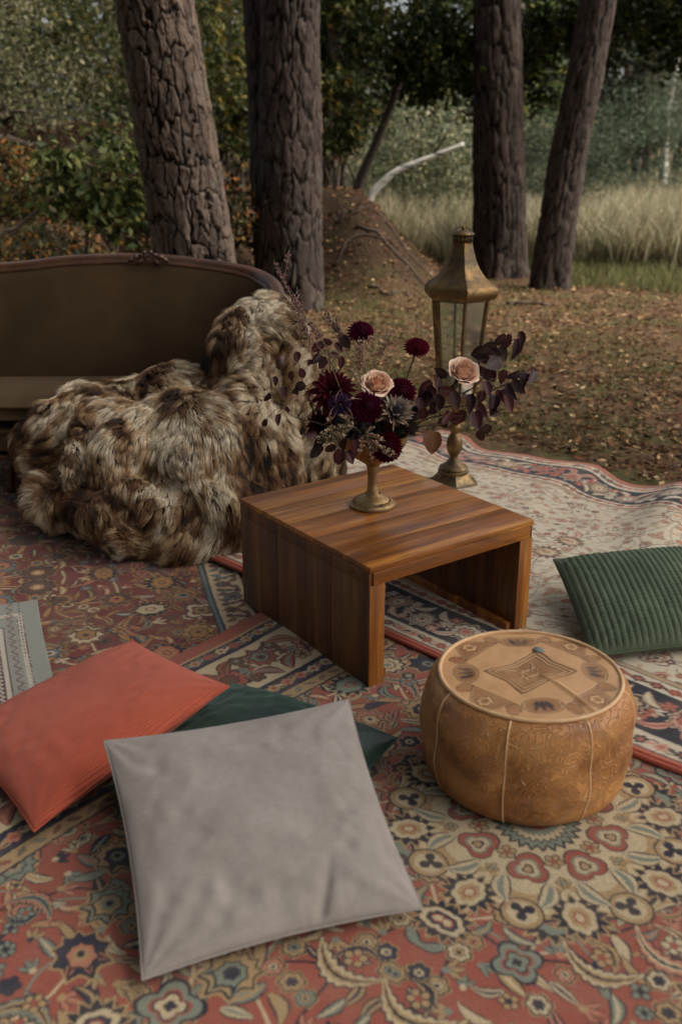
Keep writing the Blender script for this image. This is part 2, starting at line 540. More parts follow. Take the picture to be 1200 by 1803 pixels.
# front rug: coral-red medallion carpet
P1 = dict(red=C(152, 80, 64), dark=C(38, 36, 46), cream=C(194, 174, 138), tan=C(170, 140, 98), sage=C(124, 130, 114), blush=C(180, 118, 92), navy=C(42, 44, 62), brown=C(104, 70, 50))
HW1, T1 = 1.18, 1.75
c1 = Canvas(HW1, T1, .002, P1['red'])
P1['halo'] = P1['tan']
L1 = ['cream', 'tan', 'sage', 'cream', 'tan', 'sage', 'blush', 'navy']
field(c1, P1, .76, T1, 5, .118, ['tan', 'cream', 'dark', 'sage'], L1, keep=lambda x, y: math.hypot(x, y) > .27)
border = [(.745, .750, 'dark'), (.750, .790, 'tan'), (.790, .797, 'dark'), (.797, .850, 'navy'), (.850, .858, 'dark'), (.858, 1.062, 'cream'), (1.062, 1.07, 'dark'),
          (1.07, 1.12, 'navy'), (1.12, 1.13, 'tan'), (1.13, 1.2, 'red')]
for a, b, k in border: c1.band(a, b, P1[k])
border_run(c1, P1, .75, .79, T1, 1, ['red', 'sage', 'brown'], .045, None, 'link')
border_run(c1, P1, .797, .850, T1, 2, ['cream', 'tan', 'blush'], .05, 'tan', 'bead')
border_run(c1, P1, .858, 1.062, T1, 3, ['tan', 'red', 'sage', 'blush', 'brown'], .15, 'brown')
border_run(c1, P1, 1.07, 1.12, T1, 4, ['cream', 'tan', 'sage', 'red'], .05, 'tan', 'bead')
# medallion
MR = .30
c1.radial(0, 0, MR, lambda t: .86 + .14 * np.abs(np.cos(4 * (t - PI / 8))) ** .6, [(1, P1['dark']), (.975, P1['tan']), (.93, P1['cream'])])
c1.radial(0, 0, MR * .84, petals(8, .2, 1), [(1, P1['tan']), (.9, P1['cream'])], PI / 8)
for k in range(8):
    a = k * PI / 4
    x, y = math.cos(a) * MR * .93, math.sin(a) * MR * .93
    spiky(c1, x, y, .058, a, P1, 'cream', 'tan')
    for q in (-1, 1): c1.leaf(math.cos(a + q * .2) * MR * .76, math.sin(a + q * .2) * MR * .76, .042, .5, a + q * .6, .3 * q, [(1, P1['dark']), (.8, P1['cream']), (.3, P1['sage'])])
    a += PI / 8
    x, y = math.cos(a) * MR * .92, math.sin(a) * MR * .92
    c1.radial(x, y, .05, lambda t: .72 + .28 * np.cos(t / 2) ** 2, [(1, P1['dark']), (.9, P1['tan']), (.68, P1['cream'])], a)
    posy(c1, x, y, .026, a, 3, dict(P1, cream=P1['dark']), 'cream', 'cream')
    x, y = math.cos(a) * MR * .52, math.sin(a) * MR * .52
    c1.radial(x, y, .052, heart(), [(1, P1['dark']), (.92, P1['red']), (.62, P1['sage']), (.5, P1['cream']), (.3, P1['dark']), (.2, P1['tan'])], a + PI)
    a -= PI / 8
    posy(c1, math.cos(a) * MR * .42, math.sin(a) * MR * .42, .022, a, 5, P1, 'tan', 'red')
    posy(c1, math.cos(a) * MR * .62, math.sin(a) * MR * .62, .016, a, 4, P1, 'tan', 'sage')
c1.radial(0, 0, .098, spikes(24, .18), [(1, P1['dark']), (.9, P1['sage']), (.72, P1['dark']), (.66, P1['cream']), (.5, P1['sage']), (.3, P1['red']), (.16, P1['dark'])])

M_RUG = rug_material('knotted_wool')
A1 = math.radians(50.0); C1 = (.43, 1.785)
def z_red(x, y, s, t):
    q = np.column_stack([x, y])
    lift = sstep(.55, .9, s) * np.exp(-((t - .55) / .32) ** 2) * .016 * (.5 + .5 * np.sin(t * 17 + s * 3))
    under = sstep(.03, .16, (x - .19) * .7009 + (y - 2.605) * .7133)      # it runs on beneath the cream carpet
    return -.006 - .0195 * under + .0015 * fbm(q, 6, 21) * (1 - under) + lift * (1 - sstep(-.12, .0, x))
rug('carpet', 'coral red medallion carpet with cream flower border under the leather pouf', c1.sample, C1, A1, HW1, T1, (-.9, 1.19), (-1.25, 1.0), .0034, z_red, M_RUG, wob=.02, seed=1)

# cream carpet with navy and pink border and corded edge
P2 = dict(red=C(180, 104, 84), dark=C(38, 36, 42), cream=C(212, 198, 172), pink=C(206, 154, 130), navy=C(36, 38, 50), tan=C(190, 160, 122), grey=C(132, 118, 104), rust=C(150, 78, 60), maroon=C(92, 48, 48), halo=C(206, 184, 154))
W2 = .94; T2 = 1.55
c2 = Canvas(W2, T2, .0025, P2['cream'])
r2 = random.Random(3)
for x, y in spread(900, W2, T2, .075, 31, tries=9000):
    a = r2.uniform(0, 6.3)
    pts = [(x + math.cos(a + k * .5) * .012 * k, y + math.sin(a + k * .5) * .012 * k) for k in range(7)]
    c2.line(pts, .003, P2[r2.choice(['grey', 'tan', 'dark', 'pink'])])
field(c2, dict(P2, dark=C(92, 70, 62)), .6, T2, 33, .21, ['grey', 'tan', 'dark', 'grey'], ['cream', 'cream', 'pink', 'tan', 'cream'], scale=.6, rs=.52)
for x, y in spread(2600, W2, T2, .046, 32, tries=30000):
    k = r2.random(); R = r2.uniform(.009, .017); rot = r2.uniform(0, 6.3)
    if k < .4: posy(c2, x, y, R, rot, r2.choice((4, 5, 6)), dict(P2, dark=P2[r2.choice(['dark', 'rust', 'maroon'])]), r2.choice(['pink', 'rust', 'red', 'maroon']), r2.choice(['cream', 'tan']))
    elif k < .8: c2.leaf(x, y, R * 1.5, .36, rot, r2.uniform(-.5, .5), [(1, P2[r2.choice(['dark', 'rust', 'pink', 'tan', 'pink'])]), (.5, P2[r2.choice(['pink', 'tan', 'cream'])])])
    elif k < .9: scroll(c2, x, y, R * 2.2, rot, P2, 'pink', 'tan', r2.choice((-1, 1)))
    else: rosette(c2, x, y, R * 1.4, rot, 6, dict(P2, dark=P2['maroon']), 'pink', 'tan', 'maroon')
for a, b, k in [(.58, .586, 'grey'), (.586, .597, 'tan'), (.597, .604, 'grey'), (.604, .655, 'cream'), (.655, .66, 'dark'), (.66, .845, 'navy'), (.845, .85, 'cream'), (.85, .905, 'cream'), (.905, .911, 'dark'), (.911, 1, 'red')]:
    c2.band(a, b, P2[k])
border_run(c2, P2, .604, .655, T2, 7, ['rust', 'pink', 'maroon'], .05, None, 'bead')
border_run(c2, P2, .66, .845, T2, 8, ['pink', 'cream', 'pink', 'red', 'tan'], .16, 'pink')
border_run(c2, P2, .85, .905, T2, 9, ['dark', 'rust', 'pink'], .055, 'dark', 'bead')
A2 = math.radians(-44.5)
d2 = np.array([math.cos(A2), math.sin(A2)]); nrm2 = np.array([-d2[1], d2[0]])
edge_pt = np.array([.19, 2.605])
C2 = edge_pt + nrm2 * W2 + d2 * (.12)
def z_cream(x, y, s, t):
    q = np.column_stack([x, y])
    far = sstep(-.1, .8, s)
    wave = far * (.048 * np.sin(t * 8.5 + 1.2 + s * 2.2) + .016 * np.sin(t * 19 + s * 5)) * sstep(-.65, -.1, t)
    bump = .016 * np.exp(-((s - .05) / .13) ** 2) * sstep(.1, .5, t)
    return .0 - .010 * far + np.clip(wave, -.006, 1) + bump + .0015 * fbm(q, 5, 22)
def edge2(s, t): return c2.sample(s, t)
M_RUG2 = rug_material('knotted_cream_wool')
o = rug('carpet', 'cream floral carpet with navy and pink border, rippled at its far edge by the grass', edge2, C2, A2, W2, T2, (-.95, .95), (-1.0, 1.2), .0046, z_cream, M_RUG2, wob=.05, seed=2, ripple=lambda s, t: sstep(.2, .94, s) * (.055 * np.sin(t * 7.5 + .6) + .02 * np.sin(t * 17)))
# corded edge (two plies) along the near side
m = NT('coral_cord'); co = m.coord('Object')
m.p(Base_Color=m.mix(m.ramp(m.noise(co, 260, 2), [(.35, 0), (.65, .6)]), C(176, 92, 72), C(120, 56, 44)), Roughness=1.0); m.bump(m.noise(co, 300, 2), .6, .003)
M_CORD = m.m
def cream_pt(s, t, dz=0):
    sa, ta = np.array([s]), np.array([t]); q = np.column_stack([sa, ta])
    e = np.column_stack([vnoise(q, 1.7, 13), vnoise(q, 1.7, 14)]) * .05
    xy = C2[None] + (sa + e[:, 0])[:, None] * nrm2 + (ta + e[:, 1])[:, None] * d2
    return (xy[0, 0], xy[0, 1], float(z_cream(xy[:, 0], xy[:, 1], sa, ta)[0]) + dz)
for k, off in enumerate((.004, -.010)):
    mb = MB(); mb.tube([cream_pt(-W2 + off, t, .001) for t in np.linspace(-T2, T2, 160)], .0075, 8)
    mb.build('cord', M_CORD, o)

# dark red carpet in front of the sofa
P3 = dict(red=C(112, 48, 40), dark=C(34, 34, 40), cream=C(192, 168, 132), tan=C(168, 124, 74), gold=C(150, 106, 58), blue=C(96, 108, 108), navy=C(32, 36, 48), rose=C(168, 98, 74), brown=C(86, 58, 42), halo=C(140, 100, 60))
W3, T3 = 1.0, 1.45
c3 = Canvas(W3, T3, .0025, P3['red'])
field(c3, P3, .82, T3, 14, .13, ['dark', 'tan', 'cream', 'dark'], ['gold', 'tan', 'rose', 'blue', 'cream', 'brown', 'gold'], scale=1.2)
for a, b, k in [(.80, .806, 'dark'), (.806, .818, 'blue'), (.818, .824, 'dark'), (.824, .93, 'cream'), (.93, .936, 'dark'), (.936, 1.1, 'red')]: c3.band(a, b, P3[k])
border_run(c3, P3, .828, .928, T3, 15, ['red', 'blue', 'brown', 'gold'], .1, 'dark')
A3 = math.radians(-75)
n3v = np.array([-math.sin(A3), math.cos(A3)]); d3v = np.array([math.cos(A3), math.sin(A3)])
C3 = np.array([-.44, 2.99]) - n3v * .81 - d3v * .25
def z_dark(x, y, s, t): return -.016 + .002 * fbm(np.column_stack([x, y]), 5, 23)
rug('carpet', 'dark red and navy carpet under the brown sofa and fur throw', c3.sample, C3, A3, W3, T3, (-.25, 1.0), (-.6, 1.1), .0042, z_dark, M_RUG, seed=5)

# small pale carpet at the edge
P4 = dict(base=C(146, 148, 136), cream=C(196, 184, 166), maroon=C(78, 44, 46), rose=C(178, 140, 122), dark=C(70, 52, 52))
W4, T4 = .5, .8
c4 = Canvas(W4, T4, .002, P4['base'])
for a, b, k in [(.0, .30, 'maroon'), (.30, .325, 'cream'), (.325, .33, 'maroon'), (.33, .395, 'base'), (.395, .398, 'maroon'), (.398, .42, 'cream'), (.42, .423, 'maroon')]: c4.band(a, b, P4[k])
for a, b, k in [(.60, .625, 'cream'), (.625, .63, 'maroon'), (.63, .695, 'base'), (.695, .698, 'maroon'), (.698, .72, 'cream'), (.72, .8, 'base')]:
    i = int(a / .002); j = int(b / .002)
    for row in range(i, j): c4.a[row, :int(min(b - .3, .5) / .002)] = P4[k]
for y in np.arange(0, T4, .022):
    z = 1 if int(round(y / .022)) % 2 else -1
    c4.line([(.362 - .014 * z, y), (.362 + .014 * z, y + .022)], .005, P4['maroon'])
    posy(c4, .362 + .012 * z, y, .008, 0, 4, dict(P4, dark=P4['maroon']), 'rose', 'cream')
    c4.line([(.27, y), (.29, y + .011), (.27, y + .022)], .006, P4['cream'])
    c4.line([(.20, y), (.23, y + .011), (.20, y + .022)], .009, P4['cream'])
    c4.line([(.409, y), (.409, y + .008)], .005, P4['dark'])
A4 = math.radians(-70)
n4 = np.array([-math.sin(A4), math.cos(A4)]); d4 = np.array([math.cos(A4), math.sin(A4)])
C4 = np.array([-.977, 2.922]) - n4 * W4 + d4 * T4
def z_pale(x, y, s, t): return -.0115 + .0025 * fbm(np.column_stack([x, y]), 5, 24)
rug('small_carpet', 'pale grey blue carpet with maroon zigzag bands beside the orange cushion', (lambda s, t: c4.sample(.5 - (.5 - np.abs(s)) * 1.6, t)), C4, A4, W4, T4, (-.05, .5), (-.8, .1), .0042, z_pale, M_RUG, seed=6)
# ------------------------------------------------------------------ coffee table
def wood(name, axis, dark=1.0, gloss=.38):
    m = NT(name)
    sc = [44, 44, 44]; sc[axis] = 1.6
    off = m.n('CombineXYZ'); r = rnd(m)
    for k in range(3): m.set(off.inputs[k], m.math('MULTIPLY', r, 37.0 + 11 * k))
    co = m.coord('Object', scale=sc, loc=off.outputs[0])
    sc2 = [7, 7, 7]; sc2[axis] = .9
    co2 = m.coord('Object', scale=sc2, loc=off.outputs[0])
    sep = m.n('SeparateXYZ', {'Vector': m.coord('Object')})
    across = m.math('ADD', sep.outputs[(axis + 1) % 3], m.math('MULTIPLY', sep.outputs[(axis + 2) % 3], .7))
    low = m.noise(co2, .55, 3, .5)
    ringv = m.math('ADD', m.math('MULTIPLY', across, 46.0), m.math('MULTIPLY', low, 34.0))
    ring = m.math('ADD', m.math('MULTIPLY', m.math('SINE', m.math('ADD', ringv, m.math('MULTIPLY', r, 50.0))), .5), .5)
    streak = m.noise(co, 1.0, 5, .65)
    fine = m.noise(co, 5.0, 5, .8)
    tone = m.math('ADD', m.math('MULTIPLY', ring, .20), m.math('MULTIPLY', streak, .82))
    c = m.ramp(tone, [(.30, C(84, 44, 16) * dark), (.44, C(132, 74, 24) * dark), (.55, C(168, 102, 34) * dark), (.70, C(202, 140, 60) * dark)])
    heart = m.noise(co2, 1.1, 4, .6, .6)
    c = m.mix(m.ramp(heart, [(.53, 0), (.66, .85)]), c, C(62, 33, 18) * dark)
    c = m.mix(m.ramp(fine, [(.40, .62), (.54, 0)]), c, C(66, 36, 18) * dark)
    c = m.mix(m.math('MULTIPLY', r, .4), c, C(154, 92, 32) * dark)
    scr = m.noise(m.coord('Object', scale=(3, 40, 3), rot=(0, 0, .6)), 2.0, 2, .8)
    c = m.mix(m.ramp(scr, [(.73, 0), (.80, .3)]), c, C(190, 150, 110))
    m.p(Base_Color=c, Roughness=m.ramp(streak, [(.3, gloss + .14), (.7, gloss)]))
    m.b.inputs['Coat Weight'].default_value = .25; m.b.inputs['Coat Roughness'].default_value = .28
    m.bump(m.math('ADD', fine, streak), .18, .001)
    return m.m
M_WOODX = wood('oiled_wood_lengthwise', 0, 1.0, .30)
M_WOODZ = wood('oiled_wood_upright', 2, .9)
M_WOODD = wood('shaded_heartwood_upright', 2, .36, .45)  # heartwood figure, with the side panels' shade also put into the colour
TH = .625
ta = np.array([math.cos(TH), math.sin(TH)]); tb = np.array([-math.sin(TH), math.cos(TH)])
tc = np.array([.075, 2.358]) + ta * .3 + tb * .331
table = thing('coffee_table', 'low square coffee table of orange brown wood with solid side panels', 'table', (tc[0], tc[1], -.006), (0, 0, TH))
yb = [-.331, -.205, -.07, .06, .20, .331]
for k in range(5):
    g = .0006
    mb = MB(); mb.box((-.30, yb[k] + (g if k else 0), .335), (.30, yb[k + 1] - (g if k < 4 else 0), .352), .0022)
    mb.box((-.288, yb[k] + (g if k else 0), .297), (.288, yb[k + 1] - (g if k < 4 else 0), .3349), .0015)
    mb.build('top_board', M_WOODX, table, sharp=40)
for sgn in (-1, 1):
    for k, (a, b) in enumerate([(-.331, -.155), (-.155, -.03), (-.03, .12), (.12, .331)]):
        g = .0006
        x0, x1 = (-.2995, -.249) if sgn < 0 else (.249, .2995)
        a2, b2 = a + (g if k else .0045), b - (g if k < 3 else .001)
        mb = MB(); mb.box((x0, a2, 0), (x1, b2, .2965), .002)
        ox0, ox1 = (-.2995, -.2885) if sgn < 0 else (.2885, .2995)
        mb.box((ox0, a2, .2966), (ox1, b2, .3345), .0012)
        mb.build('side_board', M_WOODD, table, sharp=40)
    mb = MB(); mb.box((x0, -.3305, .0), (x1, -.3268, .2965), .001); mb.build('lit_front_strip', M_WOODZ, table, sharp=40)  # added strip: keeps the lit front edge lighter than the shade-darkened boards
    mb = MB(); mb.box((sgn * .249 - (.02 if sgn > 0 else 0), -.315, .001), (sgn * .249 + (.02 if sgn < 0 else 0), .315, .03), .002)
    mb.build('foot_batten', M_WOODZ, table, sharp=40)
m = NT('dark_wood_plug'); m.p(Base_Color=C(62, 40, 28), Roughness=.5); M_PLUG = m.m
for y in (-.262, -.002, .272):
    mb = MB(); mb.lathe([(0, -.0035), (.0042, -.0035), (.0062, .0012), (.0078, .0012), (.0078, -.001)], 14, cap=False)
    mb.build('screw_plug', M_PLUG, table, loc=(-.2995, y, .317), rot=(0, -PI / 2, 0))

# ------------------------------------------------------------------ brass
def brass(name, base, patina, rough=.42, amt=.55, green=.35):
    m = NT(name); co = m.coord('Object')
    n = m.noise(co, 14, 5, .65); n2 = m.noise(co, 60, 4, .7); n3 = m.noise(co, 5, 3, .5)
    c = m.mix(m.ramp(n, [(.38, amt), (.62, 0)]), base, patina)
    c = m.mix(m.ramp(n3, [(.52, 0), (.68, green)]), c, C(104, 108, 92))
    c = m.mix(m.ramp(n2, [(.34, .5), (.5, 0)]), c, C(46, 38, 28))
    m.p(Base_Color=c, Metallic=m.ramp(n, [(.35, .55), (.6, .92)]), Roughness=m.ramp(n2, [(.3, rough + .2), (.7, rough)]))
    m.bump(n2, .25, .001)
    return m.m
M_BRASS = brass('old_brass', C(172, 138, 92), C(96, 76, 50), .40)
M_LANT = brass('patinated_lantern_metal', C(134, 106, 68), C(62, 50, 38), .38, .8, .4)

gob = thing('goblet_vase', 'tarnished brass goblet vase holding the burgundy flowers on the table', 'vase', (.095, 2.83, .346))
bowlp = [(.0195, .128), (.026, .135), (.044, .147), (.076, .168), (.097, .196), (.106, .224), (.108, .229), (.104, .229), (.100, .212), (.09, .19), (.066, .168), (.0, .158)]
mb = MB(); mb.lathe([(r * 1.0, z) for r, z in bowlp], 48, cap=False); mb.build('bowl', M_BRASS, gob, sharp=50)
mb = MB(); mb.lathe([(.024, .028), (.019, .045), (.0155, .07), (.0165, .0705), (.0165, .077), (.0150, .0775), (.0158, .10), (.0195, .1285)], 40, cap=False); mb.build('stem', M_BRASS, gob, sharp=40)
mb = MB(); mb.lathe([(.0, .0), (.068, .0), (.070, .003), (.070, .008), (.066, .010), (.064, .014), (.060, .0155), (.054, .0165), (.050, .024), (.040, .030), (.030, .034), (.024, .040)], 48, cap=False)
ft = mb.build('foot', M_BRASS, gob, sharp=40)
mb = MB()
for k in range(60):
    a = 2 * PI * k / 60
    mb.tube([(.0535 * math.cos(a), .0535 * math.sin(a), .0205), (.0605 * math.cos(a + .05), .0605 * math.sin(a + .05), .0145)], .0021, 5)
mb.build('gadroon_trim', M_BRASS, ft)

# ------------------------------------------------------------------ lantern
lan = thing('lantern', 'tall hexagonal brass candle lantern standing on the cream carpet behind the table', 'lantern', (.485, 4.10, -.010))
HS = -PI / 2 + .06
def hexl(prof, name, mat=M_LANT, sharp=28, cap=True, n=6):
    mb = MB(); mb.lathe(prof, n, start=HS, cap=cap); return mb.build(name, mat, lan, sharp=sharp)
roofp = [(.118, .790), (.140, .794), (.154, .806), (.159, .823), (.153, .842), (.134, .858), (.108, .876), (.085, .900), (.067, .930), (.055, .962), (.046, .992), (.042, 1.012)]
rp2 = catmull([(r, 0, z) for r, z in roofp], 3)
hexl([(p.x, p.z) for p in rp2], 'roof', sharp=30)
mb = MB()
for k in range(18):
    a = 2 * PI * k / 18
    mb.tube([(.037 * math.cos(a), .037 * math.sin(a), 1.010), (.037 * math.cos(a), .037 * math.sin(a), 1.040)], .0032, 5)
mb.lathe([(.0, 1.010), (.03, 1.010), (.03, 1.041), (.0, 1.041)], 18)
mb.build('vent_collar', M_LANT, lan)
mb = MB(); mb.lathe([(.036, 1.038), (.045, 1.040), (.047, 1.044), (.040, 1.052), (.022, 1.058), (.0, 1.061)], 24); mb.build('cap', M_LANT, lan, sharp=40)
mb = MB(); mb.tube([(.028 * math.cos(t), .002, 1.058 + .014 * math.sin(t)) for t in np.linspace(0, PI, 12)], .0028, 6)
mb.lathe([(.0, 1.058), (.006, 1.060), (.008, 1.070), (.005, 1.077), (.0, 1.079)], 12); mb.build('carrying_loop', M_LANT, lan)
hexl([(.112, .786), (.122, .786), (.122, .797), (.112, .797)], 'upper_rim')
hexl([(.072, .385), (.086, .388), (.088, .398), (.080, .404), (.0, .404)], 'candle_tray')
def hexp(k, r, z): a = HS + k * PI / 3; return Vector((r * math.cos(a), r * math.sin(a), z))
for k in range(6):
    mb = MB(); mb.tube([hexp(k, .117, .79), hexp(k, .078, .40)], [.0085, .0065], 4); mb.build('post', M_LANT, lan, sharp=30)
m = NT('old_window_glass')
gl = m.n('BsdfGlossy', {'Color': (.9, .95, .92), 'Roughness': .06}); tr = m.n('BsdfTransparent', {'Color': (.90, .92, .88)})
df = m.n('BsdfDiffuse', {'Color': (.35, .36, .33)})
fr = m.n('Fresnel', {'IOR': 1.5}); dust = m.ramp(m.noise(m.coord('Object'), 18, 4, .6), [(.4, .01), (.75, .07)])
mx = m.n('MixShader'); m.set(mx.inputs[0], fr); m.set(mx.inputs[1], tr); m.set(mx.inputs[2], gl)
mx2 = m.n('MixShader'); m.set(mx2.inputs[0], dust); m.set(mx2.inputs[1], mx); m.set(mx2.inputs[2], df)
m.t.links.new(mx2.outputs[0], m.out.inputs[0]); M_GLASS = m.m
for k in range(6):
    q = [hexp(k, .112, .786), hexp(k + 1, .112, .786), hexp(k + 1, .074, .404), hexp(k, .074, .404)]
    mid = sum(q, Vector()) / 4; nrm = Vector((mid.x, mid.y, 0)).normalized() * .0015
    mb = MB(); mb.add([p + nrm for p in q] + [p - nrm for p in q], [(0, 1, 2, 3), (7, 6, 5, 4), (0, 4, 5, 1), (1, 5, 6, 2), (2, 6, 7, 3), (3, 7, 4, 0)])
    mb.build('glass_pane', M_GLASS, lan, smooth=False)
lt = hexp(1, .098, .585)
mb = MB(); mb.tube([lt + Vector((0, -.006, .02)), lt + Vector((.012, -.01, .012)), lt + Vector((.010, -.01, 0)), lt + Vector((.022, -.008, .004))], .003, 6); mb.box(tuple(lt + Vector((-.008, -.010, -.012))), tuple(lt + Vector((.008, -.002, .022))), .001)
mb.build('latch', M_LANT, lan)
mb = MB(); mb.lathe([(.06, .385), (.045, .36), (.022, .335), (.017, .29), (.021, .262), (.027, .255), (.027, .245), (.020, .236), (.017, .225), (.024, .216), (.032, .195), (.0345, .172), (.032, .15), (.024, .132), (.017, .124), (.017, .112), (.022, .106), (.030, .100)], 36, cap=False)
mb.build('stem', M_LANT, lan, sharp=45)
mb = MB(); mb.lathe([(.028, .102), (.034, .092), (.046, .082), (.060, .076), (.063, .070), (.060, .064), (.066, .060), (.067, .052), (.064, .048)], 36, cap=False); mb.build('base_moulding', M_LANT, lan, sharp=45)
bp = catmull([(.066, 0, .05), (.072, 0, .04), (.084, 0, .024), (.102, 0, .010), (.118, 0, .004), (.118, 0, -.001)], 3)
hexl([(p.x, p.z) for p in bp] + [(0, -.001)], 'base')
m = NT('candle_wax'); m.p(Base_Color=C(226, 212, 186), Roughness=.45); m.b.inputs['Subsurface Weight'].default_value = .3; m.b.inputs['Subsurface Radius'].default_value = (.02, .012, .006)
M_WAX = m.m
can = thing('candle', 'ivory pillar candle inside the brass lantern', 'candle', (.472, 4.10, .396))
mb = MB(); mb.lathe([(0, 0), (.036, 0), (.037, .004), (.037, .082), (.034, .088), (.028, .084), (0, .080)], 28, cap=False); mb.build('wax', M_WAX, can, sharp=40)
m = NT('burnt_wick'); m.p(Base_Color=(.01, .01, .01), Roughness=.9)
mb = MB(); mb.tube([(0, 0, .078), (.001, 0, .09), (.004, 0, .098)], .0014, 6); mb.build('wick', m.m, can)

# ------------------------------------------------------------------ leather pouf
PC = (.425, 1.978)
pouf = thing('pouf', 'round tan leather pouf with embossed sides and tooled pattern top', 'pouf', (PC[0], PC[1], -.006))
PROF = [(.198, .002), (.214, .007), (.226, .025), (.235, .06), (.239, .10), (.240, .14), (.239, .18), (.234, .214), (.225, .240), (.213, .253), (.203, .258)]
PP = np.array([(p.x, p.z) for p in catmull([(r, 0, z) for r, z in PROF], 5)])
SEAM0 = math.radians(-90 - 21)
def pouf_r(a, r, z):
    ph = ((a - SEAM0) / (PI / 4)) % 1
    q = np.column_stack([np.cos(a) * 1.0, np.sin(a) * 1.0, z * 4])
    bul = .006 * np.sin(ph * PI) * np.sin(np.clip(z / .25, 0, 1) * PI)
    sag = .007 * fbm(q, 2.6, 41) * np.sin(np.clip(z / .25, 0, 1) * PI) + .0045 * np.sin(z * 48 + 3 * np.sin(a * 2.2) + 5 * vnoise(q, 1.3, 4)) * np.sin(np.clip(z / .25, 0, 1) * PI) * (.4 + .6 * np.sin(ph * PI))
    return r + bul + sag - .003
m = NT('embossed_leather'); co = m.coord('Object')
nA = m.n('TexNoise', {'Vector': co, 'Scale': 20.0, 'Detail': 1.0, 'Roughness': .4, 'Distortion': 1.6}).outputs[0]
ln = m.math('ABSOLUTE', m.math('SINE', m.math('MULTIPLY', nA, 40.0)))
groove = m.ramp(ln, [(.0, 1), (.5, 0)])
st = m.noise(m.coord('Object', scale=(1, 1, 1.6)), 6, 4, .6); fine = m.noise(co, 150, 3, .6)
c = m.ramp(st, [(.3, C(118, 72, 36)), (.46, C(164, 108, 56)), (.62, C(188, 132, 74)), (.8, C(206, 156, 96))])
c = m.mix(m.math('MULTIPLY', groove, .42), c, C(212, 168, 114)); c = m.mix(m.ramp(m.noise(co, 11, 3), [(.58, 0), (.72, .5)]), c, C(98, 60, 34))
m.p(Base_Color=c, Roughness=m.ramp(st, [(.3, .42), (.7, .58)])); m.bump(m.math('ADD', m.math('MULTIPLY', groove, .9), m.math('MULTIPLY', fine, .25)), .9, .004)
M_LEATH = m.m
m = NT('leather_piping'); m.p(Base_Color=m.mix(m.noise(m.coord('Object'), 40, 3), C(220, 184, 140), C(186, 142, 96)), Roughness=.55); M_PIPE = m.m
for k in range(8):
    a0 = SEAM0 + k * PI / 4
    aa = np.linspace(a0 + .006, a0 + PI / 4 - .006, 30)
    A, I = np.meshgrid(aa, np.arange(len(PP)))
    r = pouf_r(A.ravel(), PP[I.ravel(), 0], PP[I.ravel(), 1])
    V = np.column_stack([r * np.cos(A.ravel()), r * np.sin(A.ravel()), PP[I.ravel(), 1]])
    ii = (np.arange(len(PP) - 1)[:, None] * 30 + np.arange(29)[None]).ravel()
    obj('side_panel', mesh_data('side_panel', V, np.column_stack([ii, ii + 1, ii + 31, ii + 30]), M_LEATH), pouf)
    rr = pouf_r(np.full(len(PP), a0), PP[:, 0], PP[:, 1]) - .0005
    mb = MB(); mb.tube([(r_ * math.cos(a0), r_ * math.sin(a0), z_) for r_, z_ in zip(rr, PP[:, 1])], .0026, 6); mb.build('seam_piping', M_PIPE, pouf)
aa = np.linspace(0, 2 * PI, 97)
rt = pouf_r(aa, np.full(97, .205), np.full(97, .255))
mb = MB(); mb.tube([(r_ * math.cos(a), r_ * math.sin(a), .2605) for r_, a in zip(rt, aa)], .0048, 8, cap=False); mb.build('rim_piping', M_PIPE, pouf)
mb = MB(); mb.tube([(.196 * math.cos(a), .196 * math.sin(a), .006) for a in aa], .0045, 6, cap=False); mb.build('rim_piping', M_PIPE, pouf)
# tooled top
P5 = dict(base=C(188, 142, 96), dark=C(76, 48, 30), mid=C(146, 100, 60), light=C(206, 162, 112), ink=C(58, 42, 40), red=C(150, 98, 58))
ct = Canvas(.44, .44, .0015, P5['base']); O = .22
def nested(x, y, R, fn, rot, k1='mid', sx=1, sy=1):
    ct.radial(x, y, R, fn, [(1, P5['dark']), (.955, P5['mid']), (.90, P5['light']), (.86, P5['dark']), (.83, P5[k1])], rot, sx, sy)
sq = lambda t: 1 / np.maximum(np.abs(np.cos(t)), np.abs(np.sin(t))) * .72 * (1 - .10 * np.cos(2 * t) ** 2)
R0 = .6
nested(O, O, .106, sq, R0, 'mid', 1.12, .82)
ct.radial(O, O, .080, sq, [(1, P5['light']), (.95, P5['dark']), (.91, P5['mid'])], R0, 1.12, .82)
for k in range(4):
    a = R0 + PI / 4 + k * PI / 2
    scroll(ct, O + math.cos(a) * .036, O + math.sin(a) * .03, .026, a, P5, 'mid', 'light', 1); scroll(ct, O + math.cos(a + .8) * .028, O + math.sin(a + .8) * .024, .018, a + 1.6, P5, 'mid', 'light', -1)
ct.radial(O, O, .024, sq, [(1, P5['dark']), (.88, P5['light']), (.7, P5['mid'])], R0)
